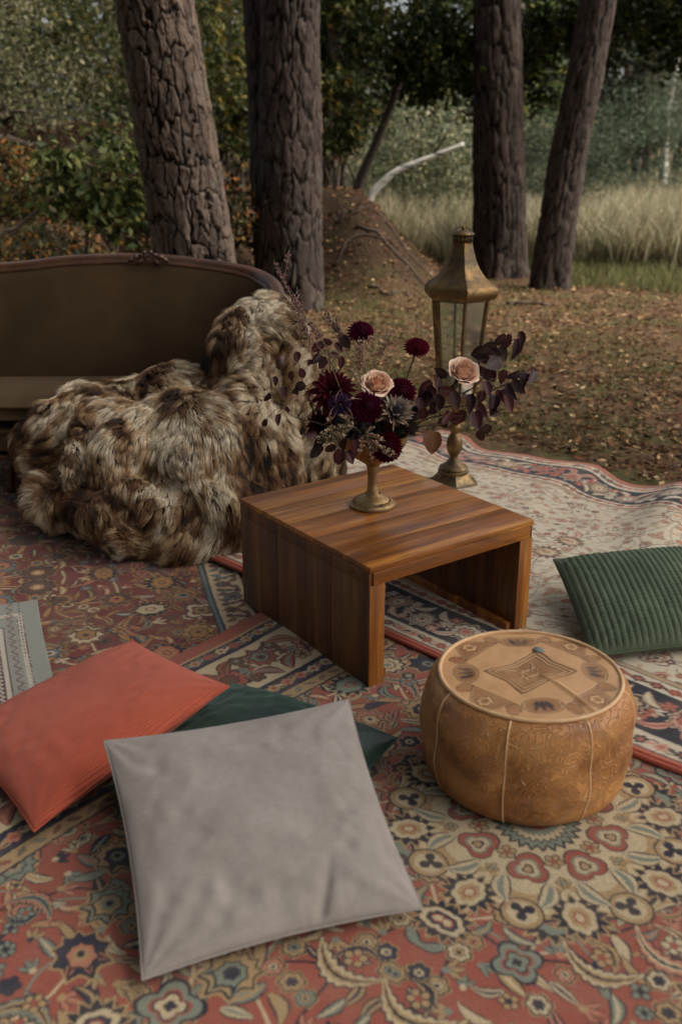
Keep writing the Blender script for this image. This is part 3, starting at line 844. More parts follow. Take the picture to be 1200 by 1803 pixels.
for k in range(8):
    a = R0 + k * PI / 4 + .2
    if k % 2 == 0:
        x, y = O + math.cos(a) * .170, O + math.sin(a) * .170
        pent = lambda t: .62 / np.maximum(np.cos((t + PI) % (2 * PI / 3) - PI / 3), .3)
        nested(x, y, .054, pent, a + PI, 'mid'); ct.radial(x, y, .02, petals(6), [(1, P5['dark']), (.85, P5['light']), (.5, P5['mid'])], a)
    else:
        x, y = O + math.cos(a) * .145, O + math.sin(a) * .145
        ct.radial(x, y, .040, lambda t: .86 + .14 * np.abs(np.cos(t)) ** 3, [(1, P5['dark']), (.93, P5['light']), (.88, P5['mid'])], a + PI / 2, 1.15, .85)
        for q in (-.6, 0, .6): ct.leaf(x - math.sin(a) * q * .024, y + math.cos(a) * q * .028, .019, .42, a + .5 * q, 0, [(1, P5['ink'])], tooth=.4)
    a += PI / 8
    x, y = O + math.cos(a) * .168, O + math.sin(a) * .168
    ct.radial(x, y, .018, circ(), [(1, P5['dark']), (.9, P5['mid']), (.5, P5['red'])], a, 1.2, .9)
n = 160
rr = np.linspace(0, 1, n)[1:]; an = np.arange(240) * 2 * PI / 240
Rm = pouf_r(an, np.full(240, .203), np.full(240, .255))
RR, AA = np.meshgrid(rr, an); X = (RR * Rm[:, None] * np.cos(AA)).ravel(); Y = (RR * Rm[:, None] * np.sin(AA)).ravel()
X = np.append(X, 0); Y = np.append(Y, 0)
colr = ct.sample(X + O, Y + O)
q = np.column_stack([X, Y])
dome = .0085 * (1 - (np.hypot(X, Y) / .205) ** 2) - .008 * np.exp(-((X + .02) ** 2 / .006 + (Y - .03) ** 2 / .004)) + .0035 * fbm(q, 14, 52)
crease = .005 * np.exp(-(((X * math.cos(.5) + Y * math.sin(.5)) - .015) / .006) ** 2) * sstep(.02, -.10, Y)
emb = (colr.mean(1) - P5['base'].mean()) * .006
Z = .2585 + dome + crease + np.clip(emb, -.0016, .001)
m_ = len(rr); ii = (np.arange(240)[:, None] * m_ + np.arange(m_ - 1)[None]).ravel(); jj = (((np.arange(240) + 1) % 240)[:, None] * m_ + np.arange(m_ - 1)[None]).ravel()
Fq = np.column_stack([ii, ii + 1, jj + 1, jj])
m = NT('tooled_leather'); t = m.attr(); nn = m.noise(m.coord('Object'), 20, 4, .6)
m.p(Base_Color=m.mix(m.ramp(nn, [(.4, 0), (.75, .35)]), t, C(206, 166, 118)), Roughness=m.ramp(nn, [(.3, .40), (.7, .55)])); m.bump(m.noise(m.coord('Object'), 160, 3), .12, .001)
obj('top_panel', mesh_data('top_panel', np.column_stack([X, Y, Z]), Fq, m.m, True, colr), pouf)
m = NT('grey_stone'); m.p(Base_Color=m.mix(m.noise(m.coord('Object'), 60, 3), C(124, 128, 122), C(84, 88, 84)), Roughness=.55)
mb = MB(); mb.lathe([(0, 0), (.010, .0005), (.0135, .004), (.012, .008), (.007, .0105), (0, .0112)], 18, cap=False)
o = mb.build('pebble', m.m, loc=(.462, 2.075, .2545), scale=(1.05, .9, 1)); tag(o, 'small grey pebble lying on the tooled pouf top', 'pebble')

# ------------------------------------------------------------------ cushions
def cushion(name, label, corners, thick, mat, n=90, pin=.06, rib=None, wr=.004, seed=0, sag=0.0, seam=True, flat=None, crease=None):
    c = [np.array(p, float) for p in corners]        # bl, br, tr, tl
    ctr = sum(c) / 4
    u = np.linspace(-1, 1, n); U, Vv = np.meshgrid(u, u)
    uu = U * (1 - pin * (1 - Vv ** 2) * np.abs(U) ** 3); vv = Vv * (1 - pin * (1 - U ** 2) * np.abs(Vv) ** 3)
    a, b = (uu + 1) / 2, (vv + 1) / 2
    Pm = ((1 - a) * (1 - b))[..., None] * c[0] + (a * (1 - b))[..., None] * c[1] + (a * b)[..., None] * c[2] + ((1 - a) * b)[..., None] * c[3]
    nrm = np.cross(c[1] - c[0] + c[2] - c[3], c[3] - c[0] + c[2] - c[1]); nrm /= np.linalg.norm(nrm)
    if nrm[2] < 0: nrm = -nrm
    e = np.clip((1 - np.abs(U) ** 2.4) * (1 - np.abs(Vv) ** 2.4), 0, 1)
    prof = e ** .55
    q = np.column_stack([U.ravel() * 1.0, Vv.ravel() * 1.0])
    edgeband = ((1 - e) * e * 4).ravel()
    cornr = (np.abs(U) * np.abs(Vv)).ravel() ** 1.6
    ang = np.arctan2(1.02 - np.abs(Vv), 1.02 - np.abs(U)).ravel()
    wrk = wr * (fbm(q, 2.2, seed + 60, 3) * .8 + 1.6 * cornr * np.sin(13 * ang + 5 * vnoise(q, 1.3, seed)) + .9 * edgeband * vnoise(q, 9, seed + 2)) * prof.ravel()
    out = []
    V = []
    for side in (1, -1):
        h = (prof * thick * side).ravel() + wrk * (1 if side > 0 else .5)
        if rib and side > 0:
            k = rib[0]; ph = (a.ravel() * k) % 1
            h = h + rib[1] * (np.abs(np.sin(ph * PI)) ** .6) * np.clip(e.ravel() * 9, 0, 1)
            if len(rib) > 2: h = h - rib[1] * .35 * (((b.ravel() * rib[2]) % 1) < .18) * np.clip(e.ravel() * 9, 0, 1) * sstep(.15, .75, .5 + .5 * vnoise(q, 1.6, seed + 4) - .35 * Vv.ravel())
        h = h - sag * prof.ravel() * np.exp(-(q ** 2).sum(1) * 3) * (side > 0)
        V.append(Pm.reshape(-1, 3) + nrm * h[:, None])
    V = np.concatenate(V)
    if crease is not None:
        cu, cv_, ca, cw, cl_ = crease
        du = (U.ravel() - cu) * math.cos(ca) + (Vv.ravel() - cv_) * math.sin(ca); dv = -(U.ravel() - cu) * math.sin(ca) + (Vv.ravel() - cv_) * math.cos(ca)
        V[:n * n] -= nrm * (.010 * np.exp(-(du / cw) ** 2) * np.exp(-(dv / cl_) ** 2) * np.clip(e.ravel() * 6, 0, 1))[:, None]
    V[:, 2] = np.maximum(V[:, 2], .0015 if flat is None else flat)
    ii = (np.arange(n - 1)[:, None] * n + np.arange(n - 1)[None]).ravel()
    F1 = np.column_stack([ii, ii + 1, ii + n + 1, ii + n]); F2 = F1[:, ::-1] + n * n
    root = thing(name, label, 'cushion', tuple(ctr * np.array([1, 1, 0])))
    UV = np.tile(np.column_stack([a.ravel(), b.ravel()]) * np.array([np.linalg.norm(c[1] - c[0]), np.linalg.norm(c[3] - c[0])]), (2, 1))
    me = mesh_data('cover', V - ctr * np.array([1, 1, 0]), np.concatenate([F1, F2]), mat, True, None, UV)
    bm = bmesh.new(); bm.from_mesh(me); bmesh.ops.remove_doubles(bm, verts=bm.verts[:], dist=1e-5); bmesh.ops.recalc_face_normals(bm, faces=bm.faces[:]); bm.to_mesh(me); bm.free()
    obj('cover', me, root)
    if seam:
        G = (Pm - ctr * np.array([1, 1, 0])); loop = [G[0, i] for i in range(n)] + [G[i, -1] for i in range(1, n)] + [G[-1, n - 1 - i] for i in range(1, n)] + [G[n - 1 - i, 0] for i in range(1, n)]
        loop = [np.array([p[0], p[1], max(p[2], .004)]) for p in loop[::2]] + [np.array([loop[0][0], loop[0][1], max(loop[0][2], .004)])]
        mb = MB(); mb.tube(loop, .0022, 6, cap=False); mb.build('edge_seam', mat, root)
    return root

def cloth(name, c1_, c2_, rough=.9, sheen=.3, scale=6, bump=None, wave=None, spec=.2, tint=None):
    m = NT(name); uv = m.coord('uvw')
    n = m.noise(uv, scale, 5, .6); f = m.noise(uv, 700, 2, .6); f2 = m.noise(uv, 60, 3, .7)
    c = m.mix(m.ramp(n, [(.35, 0), (.68, 1)]), c1_, c2_)
    c = m.mix(m.ramp(f2, [(.4, .14), (.6, 0)]), c, np.asarray(c1_) * .6)
    h = f
    if wave:
        w = m.n('TexWave', {'Vector': uv, 'Scale': wave[0], 'Distortion': .35, 'Detail': 2.0, 'Detail Scale': 3.0}, wave_type='BANDS', bands_direction=wave[1], wave_profile='SIN').outputs['Fac']
        c = m.mix(m.ramp(w, [(.1, wave[2]), (.6, 0)]), c, np.asarray(c1_) * .45)
        h = m.math('ADD', m.math('MULTIPLY', w, 3.0), f)
    m.p(Base_Color=c, Roughness=rough)
    m.b.inputs['Specular IOR Level'].default_value = spec
    m.b.inputs['Sheen Weight'].default_value = sheen; m.b.inputs['Sheen Roughness'].default_value = .45
    if tint is not None: m.b.inputs['Sheen Tint'].default_value = (*map(float, tint), 1)
    m.bump(h, .45, bump or .0015)
    return m.m
M_GREY = cloth('grey_suede', C(132, 123, 115), C(152, 143, 135), .95, .2, 7)
M_ORAN = cloth('orange_corduroy', C(176, 82, 60), C(188, 94, 70), .9, .1, 4, .002, (52, 'Y', .2))
M_DKGR = cloth('bottle_green_velvet', C(20, 34, 28), C(34, 52, 42), .42, .5, 5, .001, None, .35, C(120, 150, 140))
M_SAGE = cloth('sage_plush', C(64, 74, 56), C(88, 98, 76), .85, .3, 5, .0012, None, .2, C(150, 170, 150))
cushion('cushion', 'bottle green velvet cushion lying beneath the grey and orange cushions', [(-.51, 1.83, .055), (-.09, 1.61, .05), (.135, 2.035, .045), (-.285, 2.27, .06)], .085, M_DKGR, 90, .03, None, .007, 3)
cushion('cushion', 'orange corduroy cushion propped up on the dark green velvet one', [(-.635, 1.705, .035), (-.258, 2.03, .190), (-.563, 2.40, .115), (-.95, 2.075, .03)], .066, M_ORAN, 90, .05, None, .0035, 5)
cushion('cushion', 'plain light grey suede cushion leaning on the dark green velvet one', [(-.341, 1.324, .026), (.154, 1.494, .026), (.017, 1.946, .205), (-.492, 1.772, .21)], .050, M_GREY, 130, .055, None, .0048, 9, crease=(.30, -.82, -.35, .045, .3))
cushion('cushion', 'sage green ribbed plush cushion on the cream carpet beside the table', [(.690, 2.452, .036), (1.18, 2.55, .036), (1.172, 3.045, .125), (.680, 2.945, .12)], .058, M_SAGE, 220, .03, (25, .0055, 30), .003, 12, flat=.004)
# ------------------------------------------------------------------ sofa
m = NT('brown_velvet'); co = m.coord('Object')
st = m.noise(m.coord('Object', scale=(260, 260, 8)), 1.0, 3, .6); n = m.noise(co, 3.2, 4, .6); n2 = m.noise(co, 420, 2, .6)
c = m.mix(m.ramp(n, [(.35, 0), (.7, 1)]), C(64, 50, 34), C(82, 64, 43))
c = m.mix(m.ramp(st, [(.35, .35), (.6, 0)]), c, C(50, 42, 32))
m.p(Base_Color=c, Roughness=.9); m.b.inputs['Sheen Weight'].default_value = .04; m.b.inputs['Sheen Roughness'].default_value = .4; m.b.inputs['Specular IOR Level'].default_value = .08
m.bump(m.math('ADD', st, n2), .35, .0015)
M_VELV = m.m
m = NT('carved_walnut'); co = m.coord('Object'); n = m.noise(co, 9, 4, .6); f = m.noise(m.coord('Object', scale=(6, 40, 40)), 2, 4, .6)
c = m.mix(m.ramp(n, [(.35, 0), (.7, 1)]), C(62, 38, 25), C(92, 60, 40)); c = m.mix(m.ramp(f, [(.35, .5), (.55, 0)]), c, C(36, 23, 16))
m.p(Base_Color=c, Roughness=.42); m.bump(f, .2, .001); M_WALN = m.m
m = NT('dull_nail_brass'); m.p(Base_Color=C(120, 92, 60), Metallic=.8, Roughness=.45); M_NAIL = m.m

sofa = thing('sofa', 'antique brown velvet sofa with carved wooden back rail under a fur throw', 'sofa', (-.9, 4.3, -.014))
RAILP = [(-2.02, 4.20, .66), (-2.01, 4.30, .745), (-1.98, 4.42, .785), (-1.90, 4.54, .82), (-1.74, 4.60, .842), (-1.54, 4.61, .846), (-1.40, 4.61, .856), (-1.208, 4.62, .877), (-.862, 4.63, .883), (-.566, 4.62, .854), (-.409, 4.58, .831), (-.329, 4.52, .809), (-.273, 4.42, .785), (-.245, 4.30, .745), (-.235, 4.20, .66)]
so = Vector((-.9, 4.3, -.014))
rail = [p - so + Vector((0, 0, .006)) for p in catmull(RAILP, 8)]
# moulded rail: profile swept along the back
prof = [(.052, -.030), (.058, -.022), (.056, -.012), (.044, -.008), (.046, .004), (.036, .014), (.018, .018), (-.004, .016), (-.012, .0), (-.008, -.02), (.02, -.034)]
V = []; F = []
for i, p in enumerate(rail):
    t = (rail[min(i + 1, len(rail) - 1)] - rail[max(i - 1, 0)]).normalized()
    side = t.cross(Vector((0, 0, 1))).normalized()      # towards the front of the sofa
    up = side.cross(t).normalized()
    for a, b in prof: V.append(p + side * a + up * b)
k = len(prof)
for i in range(len(rail) - 1):
    for j in range(k): F.append((i * k + j, i * k + (j + 1) % k, (i + 1) * k + (j + 1) % k, (i + 1) * k + j))
obj('back_rail', mesh_data('back_rail', V, F, M_WALN), sofa)
# padded back
NV = 26; V = []; F = []
for i, p in enumerate(rail):
    t = (rail[min(i + 1, len(rail) - 1)] - rail[max(i - 1, 0)]).normalized()
    side = t.cross(Vector((0, 0, 1))).normalized()
    top = p - Vector((0, 0, .024)) + side * .014
    u = i / (len(rail) - 1)
    bot = Vector((p.x, p.y - .10 * math.sin(u * PI), .30)) + side * .02
    for j in range(NV):
        v = j / (NV - 1)
        bul = .030 * math.sin(PI * min(1, v * 1.02)) ** .6
        V.append(top.lerp(bot, v) + side * bul)
for i in range(len(rail) - 1):
    for j in range(NV - 1): F.append((i * NV + j, i * NV + j + 1, (i + 1) * NV + j + 1, (i + 1) * NV + j))
bk = obj('backrest', mesh_data('backrest', V, F, M_VELV), sofa)
md = bk.modifiers.new('pad', 'SOLIDIFY'); md.thickness = .035; md.offset = -1 if False else 1
# vertical stitched seams
m = NT('seam_thread'); m.p(Base_Color=C(120, 98, 70), Roughness=.9); M_SEAM = m.m
def back_pt(x, v):
    i = min(range(len(rail)), key=lambda k: abs(rail[k].x - (x + .9)))
    return Vector(V[i * NV + int(v * (NV - 1))])
mb = MB(); mb.tube([back_pt(-1.475 + .01 * v, v) + Vector((.002, -.004, 0)) for v in np.linspace(.06, .9, 14)], .0022, 5); mb.build('back_seam', M_SEAM, sofa)
# nail heads following the rail
mb = MB()
acc = 0
for i in range(len(rail) - 1):
    seg = rail[i + 1] - rail[i]; L = seg.length; d = 0
    t = seg.normalized(); side = t.cross(Vector((0, 0, 1))).normalized(); up = side.cross(t).normalized()
    while acc < L:
        p = rail[i] + t * acc + side * .052 - up * .038
        mb.lathe([(0, .0035), (.0024, .003), (.0042, 0)], 6, cap=False, M=Matrix.Translation(p) @ side.to_track_quat('Z', 'Y').to_matrix().to_4x4())
        acc += .0125
    acc -= L
o = mb.build('nail_trim', M_NAIL, sofa); o['kind'] = 'stuff'
# carved crest: shell, acanthus leaves, beads
mb = MB()
cx = Vector((-.862, 4.585, .893)) - so
for s_ in (-1, 1):
    for k, (dx, dz, L, a) in enumerate([(.018, .008, .030, .5), (.040, .004, .032, .15), (.062, -.004, .028, -.1), (.026, -.010, .026, -.5), (.010, .018, .022, 1.1)]):
        n_ = 7; pts = []
        for q in range(n_):
            t = q / (n_ - 1); pts.append(cx + Vector((s_ * (dx + L * t * math.cos(a)), -.012 - .008 * math.sin(t * PI), dz + L * t * math.sin(a) - .012 * t * t)))
        mb.tube(pts, [.003 + .0065 * math.sin(PI * min(1, .15 + .85 * q / (n_ - 1))) for q in range(n_)], 7)
    mb.tube([cx + Vector((s_ * (.055 + .012 * math.cos(t)), -.014, .002 + .011 * math.sin(t))) for t in np.linspace(-1, 4.4, 12)], np.linspace(.0055, .002, 12), 6)
for k in range(5):
    a = PI * (k + .5) / 5
    mb.tube([cx + Vector((0, -.016, -.004)), cx + Vector((.016 * math.cos(a), -.022, -.002 + .014 * math.sin(a))), cx + Vector((.020 * math.cos(a), -.016, .001 + .020 * math.sin(a)))], [.003, .006, .003], 7)
mb.lathe([(0, -.007), (.006, -.004), (.0075, 0), (.006, .004), (0, .007)], 10, M=Matrix.Translation(cx + Vector((0, -.024, -.006))), cap=False)
mb.build('carved_crest', M_WALN, sofa)
# seat: loose cushion, sprung base, show-wood rail
def slab(name, x0, x1, y0, y1, z0, z1, rad, mat, crown=0.0, n=28, par=sofa, front=None):
    bm = bmesh.new(); bmesh.ops.create_cube(bm, size=1)
    for v in bm.verts: v.co = Vector(((x0 + x1) / 2 + v.co.x * (x1 - x0), (y0 + y1) / 2 + v.co.y * (y1 - y0), (z0 + z1) / 2 + v.co.z * (z1 - z0))) - so
    bmesh.ops.subdivide_edges(bm, edges=bm.edges[:], cuts=9, use_grid_fill=True)
    for v in bm.verts:
        w = v.co + so; fx = (w.x - x0) / (x1 - x0) * 2 - 1; fy = (w.y - y0) / (y1 - y0) * 2 - 1; fz = (w.z - z0) / (z1 - z0) * 2 - 1
        v.co.z += crown * (1 - fx * fx) * (1 - fy * fy) * fz
        k_ = max(abs(fx), 0) ** 12 + max(abs(fy), 0) ** 12
        v.co.z -= rad * .5 * fz * min(1, k_)
        v.co.y -= rad * .6 * (1 - fz * fz) * fy ** 9
        if front: v.co.y -= front * (1 - fx * fx) * (fy < 0) * abs(fy)
    me = bpy.data.meshes.new(name); bm.to_mesh(me); bm.free(); me.materials.append(mat)
    me.polygons.foreach_set('use_smooth', np.ones(len(me.polygons), bool))
    o = obj(name, me, par); md = o.modifiers.new('round', 'SUBSURF'); md.levels = md.render_levels = 1
    return o
slab('seat_cushion', -1.96, -.29, 4.02, 4.55, .285, .372, .03, M_VELV, .014, front=.05)
slab('seat_base', -1.97, -.28, 4.03, 4.56, .155, .262, .012, M_VELV, 0, front=.05)
slab('seat_rail', -1.98, -.27, 4.02, 4.57, .108, .150, .008, M_WALN, 0, front=.055)
mb = MB()
for k in range(121):
    fx = -1 + 2 * k / 120; x = -1.125 + fx * .84
    p = Vector((x, 4.02 - .055 * (1 - fx * fx) - .012, .154)) - so
    mb.lathe([(0, .0035), (.0024, .003), (.0042, 0)], 6, cap=False, M=Matrix.Translation(p) @ Matrix.Rotation(PI / 2, 4, 'X'))
o = mb.build('nail_trim', M_NAIL, sofa); o['kind'] = 'stuff'
for (x, y, dx, dy) in ((-1.385, 4.0, -.01, -.01), (-.5, 4.0, .01, -.01), (-1.9, 4.5, -.02, .03), (-1.9, 4.02, -.01, -.01), (-.36, 4.5, .02, .03)):
    mb = MB(); pts = [Vector((x, y, .12)) - so, Vector((x + dx * .5, y + dy * .5, .09)) - so, Vector((x + dx * .6, y + dy * .6, .05)) - so, Vector((x + dx, y + dy, .012)) - so, Vector((x + dx, y + dy, -.012)) - so]
    mb.tube(pts, [.030, .026, .019, .017, .020], 8); mb.build('leg', M_WALN, sofa)
for s_ in (-1, 1):
    xx = -1.125 + s_ * .88
    mb = MB(); mb.tube([Vector((xx, 4.25, .66)) - so, Vector((xx + s_ * .01, 4.15, .60)) - so, Vector((xx + s_ * .01, 4.05, .56)) - so, Vector((xx, 3.98, .55)) - so, Vector((xx, 3.96, .52)) - so], [.022, .022, .024, .028, .020], 10); mb.build('armrest', M_WALN, sofa)
    mb = MB(); mb.tube([Vector((xx, 3.99, .54)) - so, Vector((xx - s_ * .02, 4.04, .42)) - so, Vector((xx - s_ * .02, 4.03, .3)) - so, Vector((xx - s_ * .02, 4.04, .13)) - so], [.02, .022, .026, .024], 8); mb.build('arm_post', M_WALN, sofa)
    mb = MB(); mb.box((min(xx, xx - s_ * .03) + .9, 4.06 - 4.3, .27), (max(xx, xx - s_ * .03) + .9, 4.40 - 4.3, .60), .012); mb.build('arm_panel', M_VELV, sofa)

# ------------------------------------------------------------------ fur throw
fo = Vector((-.7, 3.8, -.012))
ELL = [  # centre, radii
    ((-.86, 4.00, .33), (.40, .30, .115)), ((-.62, 4.02, .36), (.30, .28, .125)),
    ((-1.02, 3.86, .22), (.26, .24, .225)), ((-.80, 3.72, .20), (.32, .30, .24)), ((-.56, 3.70, .22), (.26, .28, .25)),
    ((-1.00, 3.62, .08), (.20, .22, .15)), ((-.76, 3.50, .08), (.24, .26, .15)), ((-.50, 3.50, .09), (.20, .24, .17)), ((-.62, 3.40, .03), (.26, .18, .08)),
    ((-1.16, 3.93, .19), (.14, .18, .16)),
    ((-.40, 4.12, .52), (.14, .24, .20)), ((-.30, 4.20, .63), (.13, .20, .135)), ((-.40, 4.10, .42), (.16, .24, .18)),
    ((-.24, 4.16, .42), (.10, .16, .30)), ((-.17, 4.14, .22), (.085, .13, .24)), ((-.11, 4.15, .08), (.07, .10, .10)),
    ((-.40, 3.86, .34), (.13, .18, .17)), ((-.35, 3.78, .18), (.11, .18, .20)), ((-.29, 3.92, .14), (.09, .13, .20))]
bm = bmesh.new()
for c_, r_ in ELL:
    bmesh.ops.create_icosphere(bm, subdivisions=3, radius=1, matrix=Matrix.Translation(Vector(c_) - fo) @ Matrix.Diagonal((*r_, 1)))
tmp = bpy.data.meshes.new('tmp'); bm.to_mesh(tmp); bm.free()
to = bpy.data.objects.new('tmp', tmp); COL.objects.link(to)
md = to.modifiers.new('r', 'REMESH'); md.mode = 'VOXEL'; md.voxel_size = .014
md = to.modifiers.new('s', 'SMOOTH'); md.iterations = 6; md.factor = .6
ev = to.evaluated_get(bpy.context.evaluated_depsgraph_get())
fur_me = bpy.data.meshes.new_from_object(ev)
bpy.data.objects.remove(to); fur_me.name = 'hide'
nvt = len(fur_me.vertices)
co_ = np.empty(nvt * 3, np.float32); fur_me.vertices.foreach_get('co', co_); co_ = co_.reshape(-1, 3)
no_ = np.empty(nvt * 3, np.float32); fur_me.vertices.foreach_get('normal', no_); no_ = no_.reshape(-1, 3)
w_ = co_ + np.array(fo)
# folds hanging down the front, pulled in where the throw is gathered
ph = w_[:, 0] * 24 + 2.6 * vnoise(w_, 3.5, 71) * 2 + w_[:, 1] * 5
fold = -np.abs(np.sin(ph * .5)) ** .0 * 0 + (.5 + .5 * np.sin(ph)) ** 1.5
puck = fbm(w_, 7.5, 75, 2)
low = sstep(.55, .30, w_[:, 2])
disp = .042 * (fold - .45) * (.25 + .75 * low) + .030 * puck + .03 * fbm(w_, 4.2, 79, 2)
co_ = co_ + no_ * disp[:, None]
co_[:, 2] = np.maximum(co_[:, 2], .004)
fur_me.vertices.foreach_set('co', co_.ravel()); fur_me.update()
fur_me.polygons.foreach_set('use_smooth', np.ones(len(fur_me.polygons), bool))
m = NT('fur_hide'); m.p(Base_Color=C(70, 50, 34), Roughness=1.0); fur_me.materials.clear(); fur_me.materials.append(m.m)
throw = thing('fur_throw', 'shaggy brown and cream fur throw heaped over the sofa arm and seat', 'throw', fo)
obj('hide', fur_me, throw)
# strands
fur_me.calc_loop_triangles()
nt_ = len(fur_me.loop_triangles)
tri = np.empty(nt_ * 3, np.int32); fur_me.loop_triangles.foreach_get('vertices', tri); tri = tri.reshape(-1, 3)
fur_me.vertices.foreach_get('normal', (nbuf := np.empty(nvt * 3, np.float32))); no_ = nbuf.reshape(-1, 3)
A, B, D = co_[tri[:, 0]], co_[tri[:, 1]], co_[tri[:, 2]]
area = np.linalg.norm(np.cross(B - A, D - A), axis=1) / 2
cen = (A + B + D) / 3 + np.array(fo)
hid = (cen[:, 2] < .012)
area = np.where(hid, 0, area)
def scatter(n):
    t = rng.choice(nt_, n, p=area / area.sum()); r1, r2_ = rng.random(n), rng.random(n); s1 = np.sqrt(r1)
    w = np.column_stack([1 - s1, s1 * (1 - r2_), s1 * r2_])
    p = (co_[tri[t]] * w[..., None]).sum(1); nn = (no_[tri[t]] * w[..., None]).sum(1)
    return p, nn / np.linalg.norm(nn, axis=1)[:, None]
def combed(p, nn, seed):
    w = p + np.array(fo)
    g = np.tile(np.array([-.25, -.45, -1.0]), (len(p), 1)) * .8
    sw = np.column_stack([vnoise(w, 4.2, seed), vnoise(w, 4.2, seed + 1), vnoise(w, 4.2, seed + 2)]) * 1.5
    sw2 = np.column_stack([vnoise(w, 16, seed + 3), vnoise(w, 16, seed + 4), vnoise(w, 16, seed + 5)]) * .38
    d = g + sw + sw2
    d = d - nn * (d * nn).sum(1)[:, None]
    d /= np.linalg.norm(d, axis=1)[:, None] + 1e-6
    return d
NCL, NH, NP = 4200, 170000, 5
cp_, cn_ = scatter(NCL)
kd = kdtree.KDTree(NCL)
for i in range(NCL): kd.insert(cp_[i], i)
kd.balance()
cd_ = combed(cp_, cn_, 90); clen = rng.uniform(.042, .082, NCL)
hp, hn = scatter(NH)
near = np.array([kd.find(p)[1] for p in hp.tolist()])
hd = combed(hp, hn, 90)
ln_ = clen[near] * rng.uniform(.75, 1.1, NH)
tipc = cp_[near] + (cd_[near] * .9 + cn_[near] * .26) * clen[near][:, None]
jit = rng.normal(0, 1, (NH, 3)) * .0045
P0 = hp - hn * .002
P3_ = hp + (hd * .9 + hn * .28) * ln_[:, None]
P3_ = P3_ * .52 + tipc * .48 + jit
P1_ = hp + hn * (ln_ * .33)[:, None] + hd * (ln_ * .18)[:, None]
P2_ = (P1_ + P3_) / 2 + hn * (ln_ * .14)[:, None]
pos = np.empty((NH, NP, 3), np.float32)
for k in range(NP):
    t = k / (NP - 1)
    pos[:, k] = P0 * (1 - t) ** 3 + P1_ * 3 * t * (1 - t) ** 2 + P2_ * 3 * t * t * (1 - t) + P3_ * t ** 3
pos[:, :, 2] = np.maximum(pos[:, :, 2], .001)
hc = bpy.data.hair_curves.new('fur')
hc.add_curves([NP] * NH)
hc.points.foreach_set('position', pos.ravel())
rad = np.tile(np.array([.00075, .0008, .0007, .0005, .00015], np.float32), NH)
ra = hc.attributes.get('radius') or hc.attributes.new('radius', 'FLOAT', 'POINT')
ra.data.foreach_set('value', rad)
# colour: cream guard hair, tawny bands, dark brown in patches
w_ = hp + np.array(fo)
wq = (w_ - hd * .02) * np.array([1.35, 1.0, .62])
a1 = fbm(wq, 8.5, 101, 3); a2 = fbm(wq, 4.0, 111, 2); a3 = vnoise(w_, 40, 121)
cl = rng.random(NCL)[near]
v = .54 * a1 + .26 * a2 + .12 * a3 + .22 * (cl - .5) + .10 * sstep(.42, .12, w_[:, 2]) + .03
cream, buff, tawny, umber = C(232, 216, 188), C(186, 156, 118), C(118, 82, 50), C(44, 30, 21)
def mixc(a, b, t): return a[None] * (1 - t[:, None]) + b[None] * t[:, None]
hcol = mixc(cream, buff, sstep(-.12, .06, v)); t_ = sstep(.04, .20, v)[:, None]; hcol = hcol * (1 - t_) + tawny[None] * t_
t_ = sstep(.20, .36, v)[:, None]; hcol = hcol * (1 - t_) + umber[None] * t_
hcol = hcol * rng.uniform(.7, 1.1, NH)[:, None]
ca = hc.attributes.new('tint', 'FLOAT_COLOR', 'CURVE')
cc = np.ones((NH, 4), np.float32); cc[:, :3] = hcol; ca.data.foreach_set('color', cc.ravel())
ta_ = hc.attributes.new('tip', 'FLOAT', 'CURVE'); ta_.data.foreach_set('value', sstep(.1, .5, vnoise(w_, 9, 131) + .5 * cl).astype(np.float32))
m = NT('fur_strands'); t = m.attr('tint'); ic = m.n('HairInfo').outputs['Intercept']; tp = m.n('Attribute', attribute_name='tip').outputs['Fac']
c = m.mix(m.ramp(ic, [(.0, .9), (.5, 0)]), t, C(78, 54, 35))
c = m.mix(m.math('MULTIPLY', m.ramp(ic, [(.62, 0), (.95, .85)]), tp), c, C(74, 50, 32))
m.p(Base_Color=c, Roughness=.55); m.b.inputs['Specular IOR Level'].default_value = .3
hc.materials.append(m.m)
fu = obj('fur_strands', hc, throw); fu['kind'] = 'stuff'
# ------------------------------------------------------------------ flowers in the goblet
_cp, _sp = math.cos(CAM_PITCH), math.sin(CAM_PITCH)
def at(px, py, Y):
    """a spot of the photograph (1200 x 1803) at depth Y, as a point of the place"""
    f = 1752.9; a = (px - 600) / f; b = (901.5 - py) / f
    d = Vector((a, _cp + b * _sp, -_sp + b * _cp)); return Vector((0, 0, CAM_H)) + d * (Y / d.y)

def leafmat(name, spec=.25, rough=.55, trans=.25):
    m = NT(name); t = m.attr('tint'); n = m.noise(m.coord('Object'), 30, 3); r = rnd(m)
    c = m.mix(m.ramp(n, [(.35, .35), (.6, 0)]), t, (.006, .005, .005))
    hs = m.n('HueSaturation', {'Color': c, 'Hue': m.math('ADD', .485, m.math('MULTIPLY', r, .03)), 'Value': m.math('ADD', .75, m.math('MULTIPLY', r, .5))})
    m.p(Base_Color=hs.outputs[0], Roughness=rough); m.b.inputs['Specular IOR Level'].default_value = spec
    tr = m.n('BsdfTranslucent', {'Color': hs.outputs[0]}); mx = m.n('MixShader', {0: trans}); m.set(mx.inputs[1], m.b.outputs[0]); m.set(mx.inputs[2], tr)
    m.t.links.new(mx.outputs[0], m.out.inputs[0]); return m.m
M_LEAF = leafmat('dusky_leaf', .35, .5, .2)
M_PETAL = leafmat('petal', .12, .7, .25)
m = NT('dark_twig'); m.p(Base_Color=m.mix(m.noise(m.coord('Object'), 50, 3), C(52, 36, 32), C(84, 60, 46)), Roughness=.8); M_TWIG = m.m
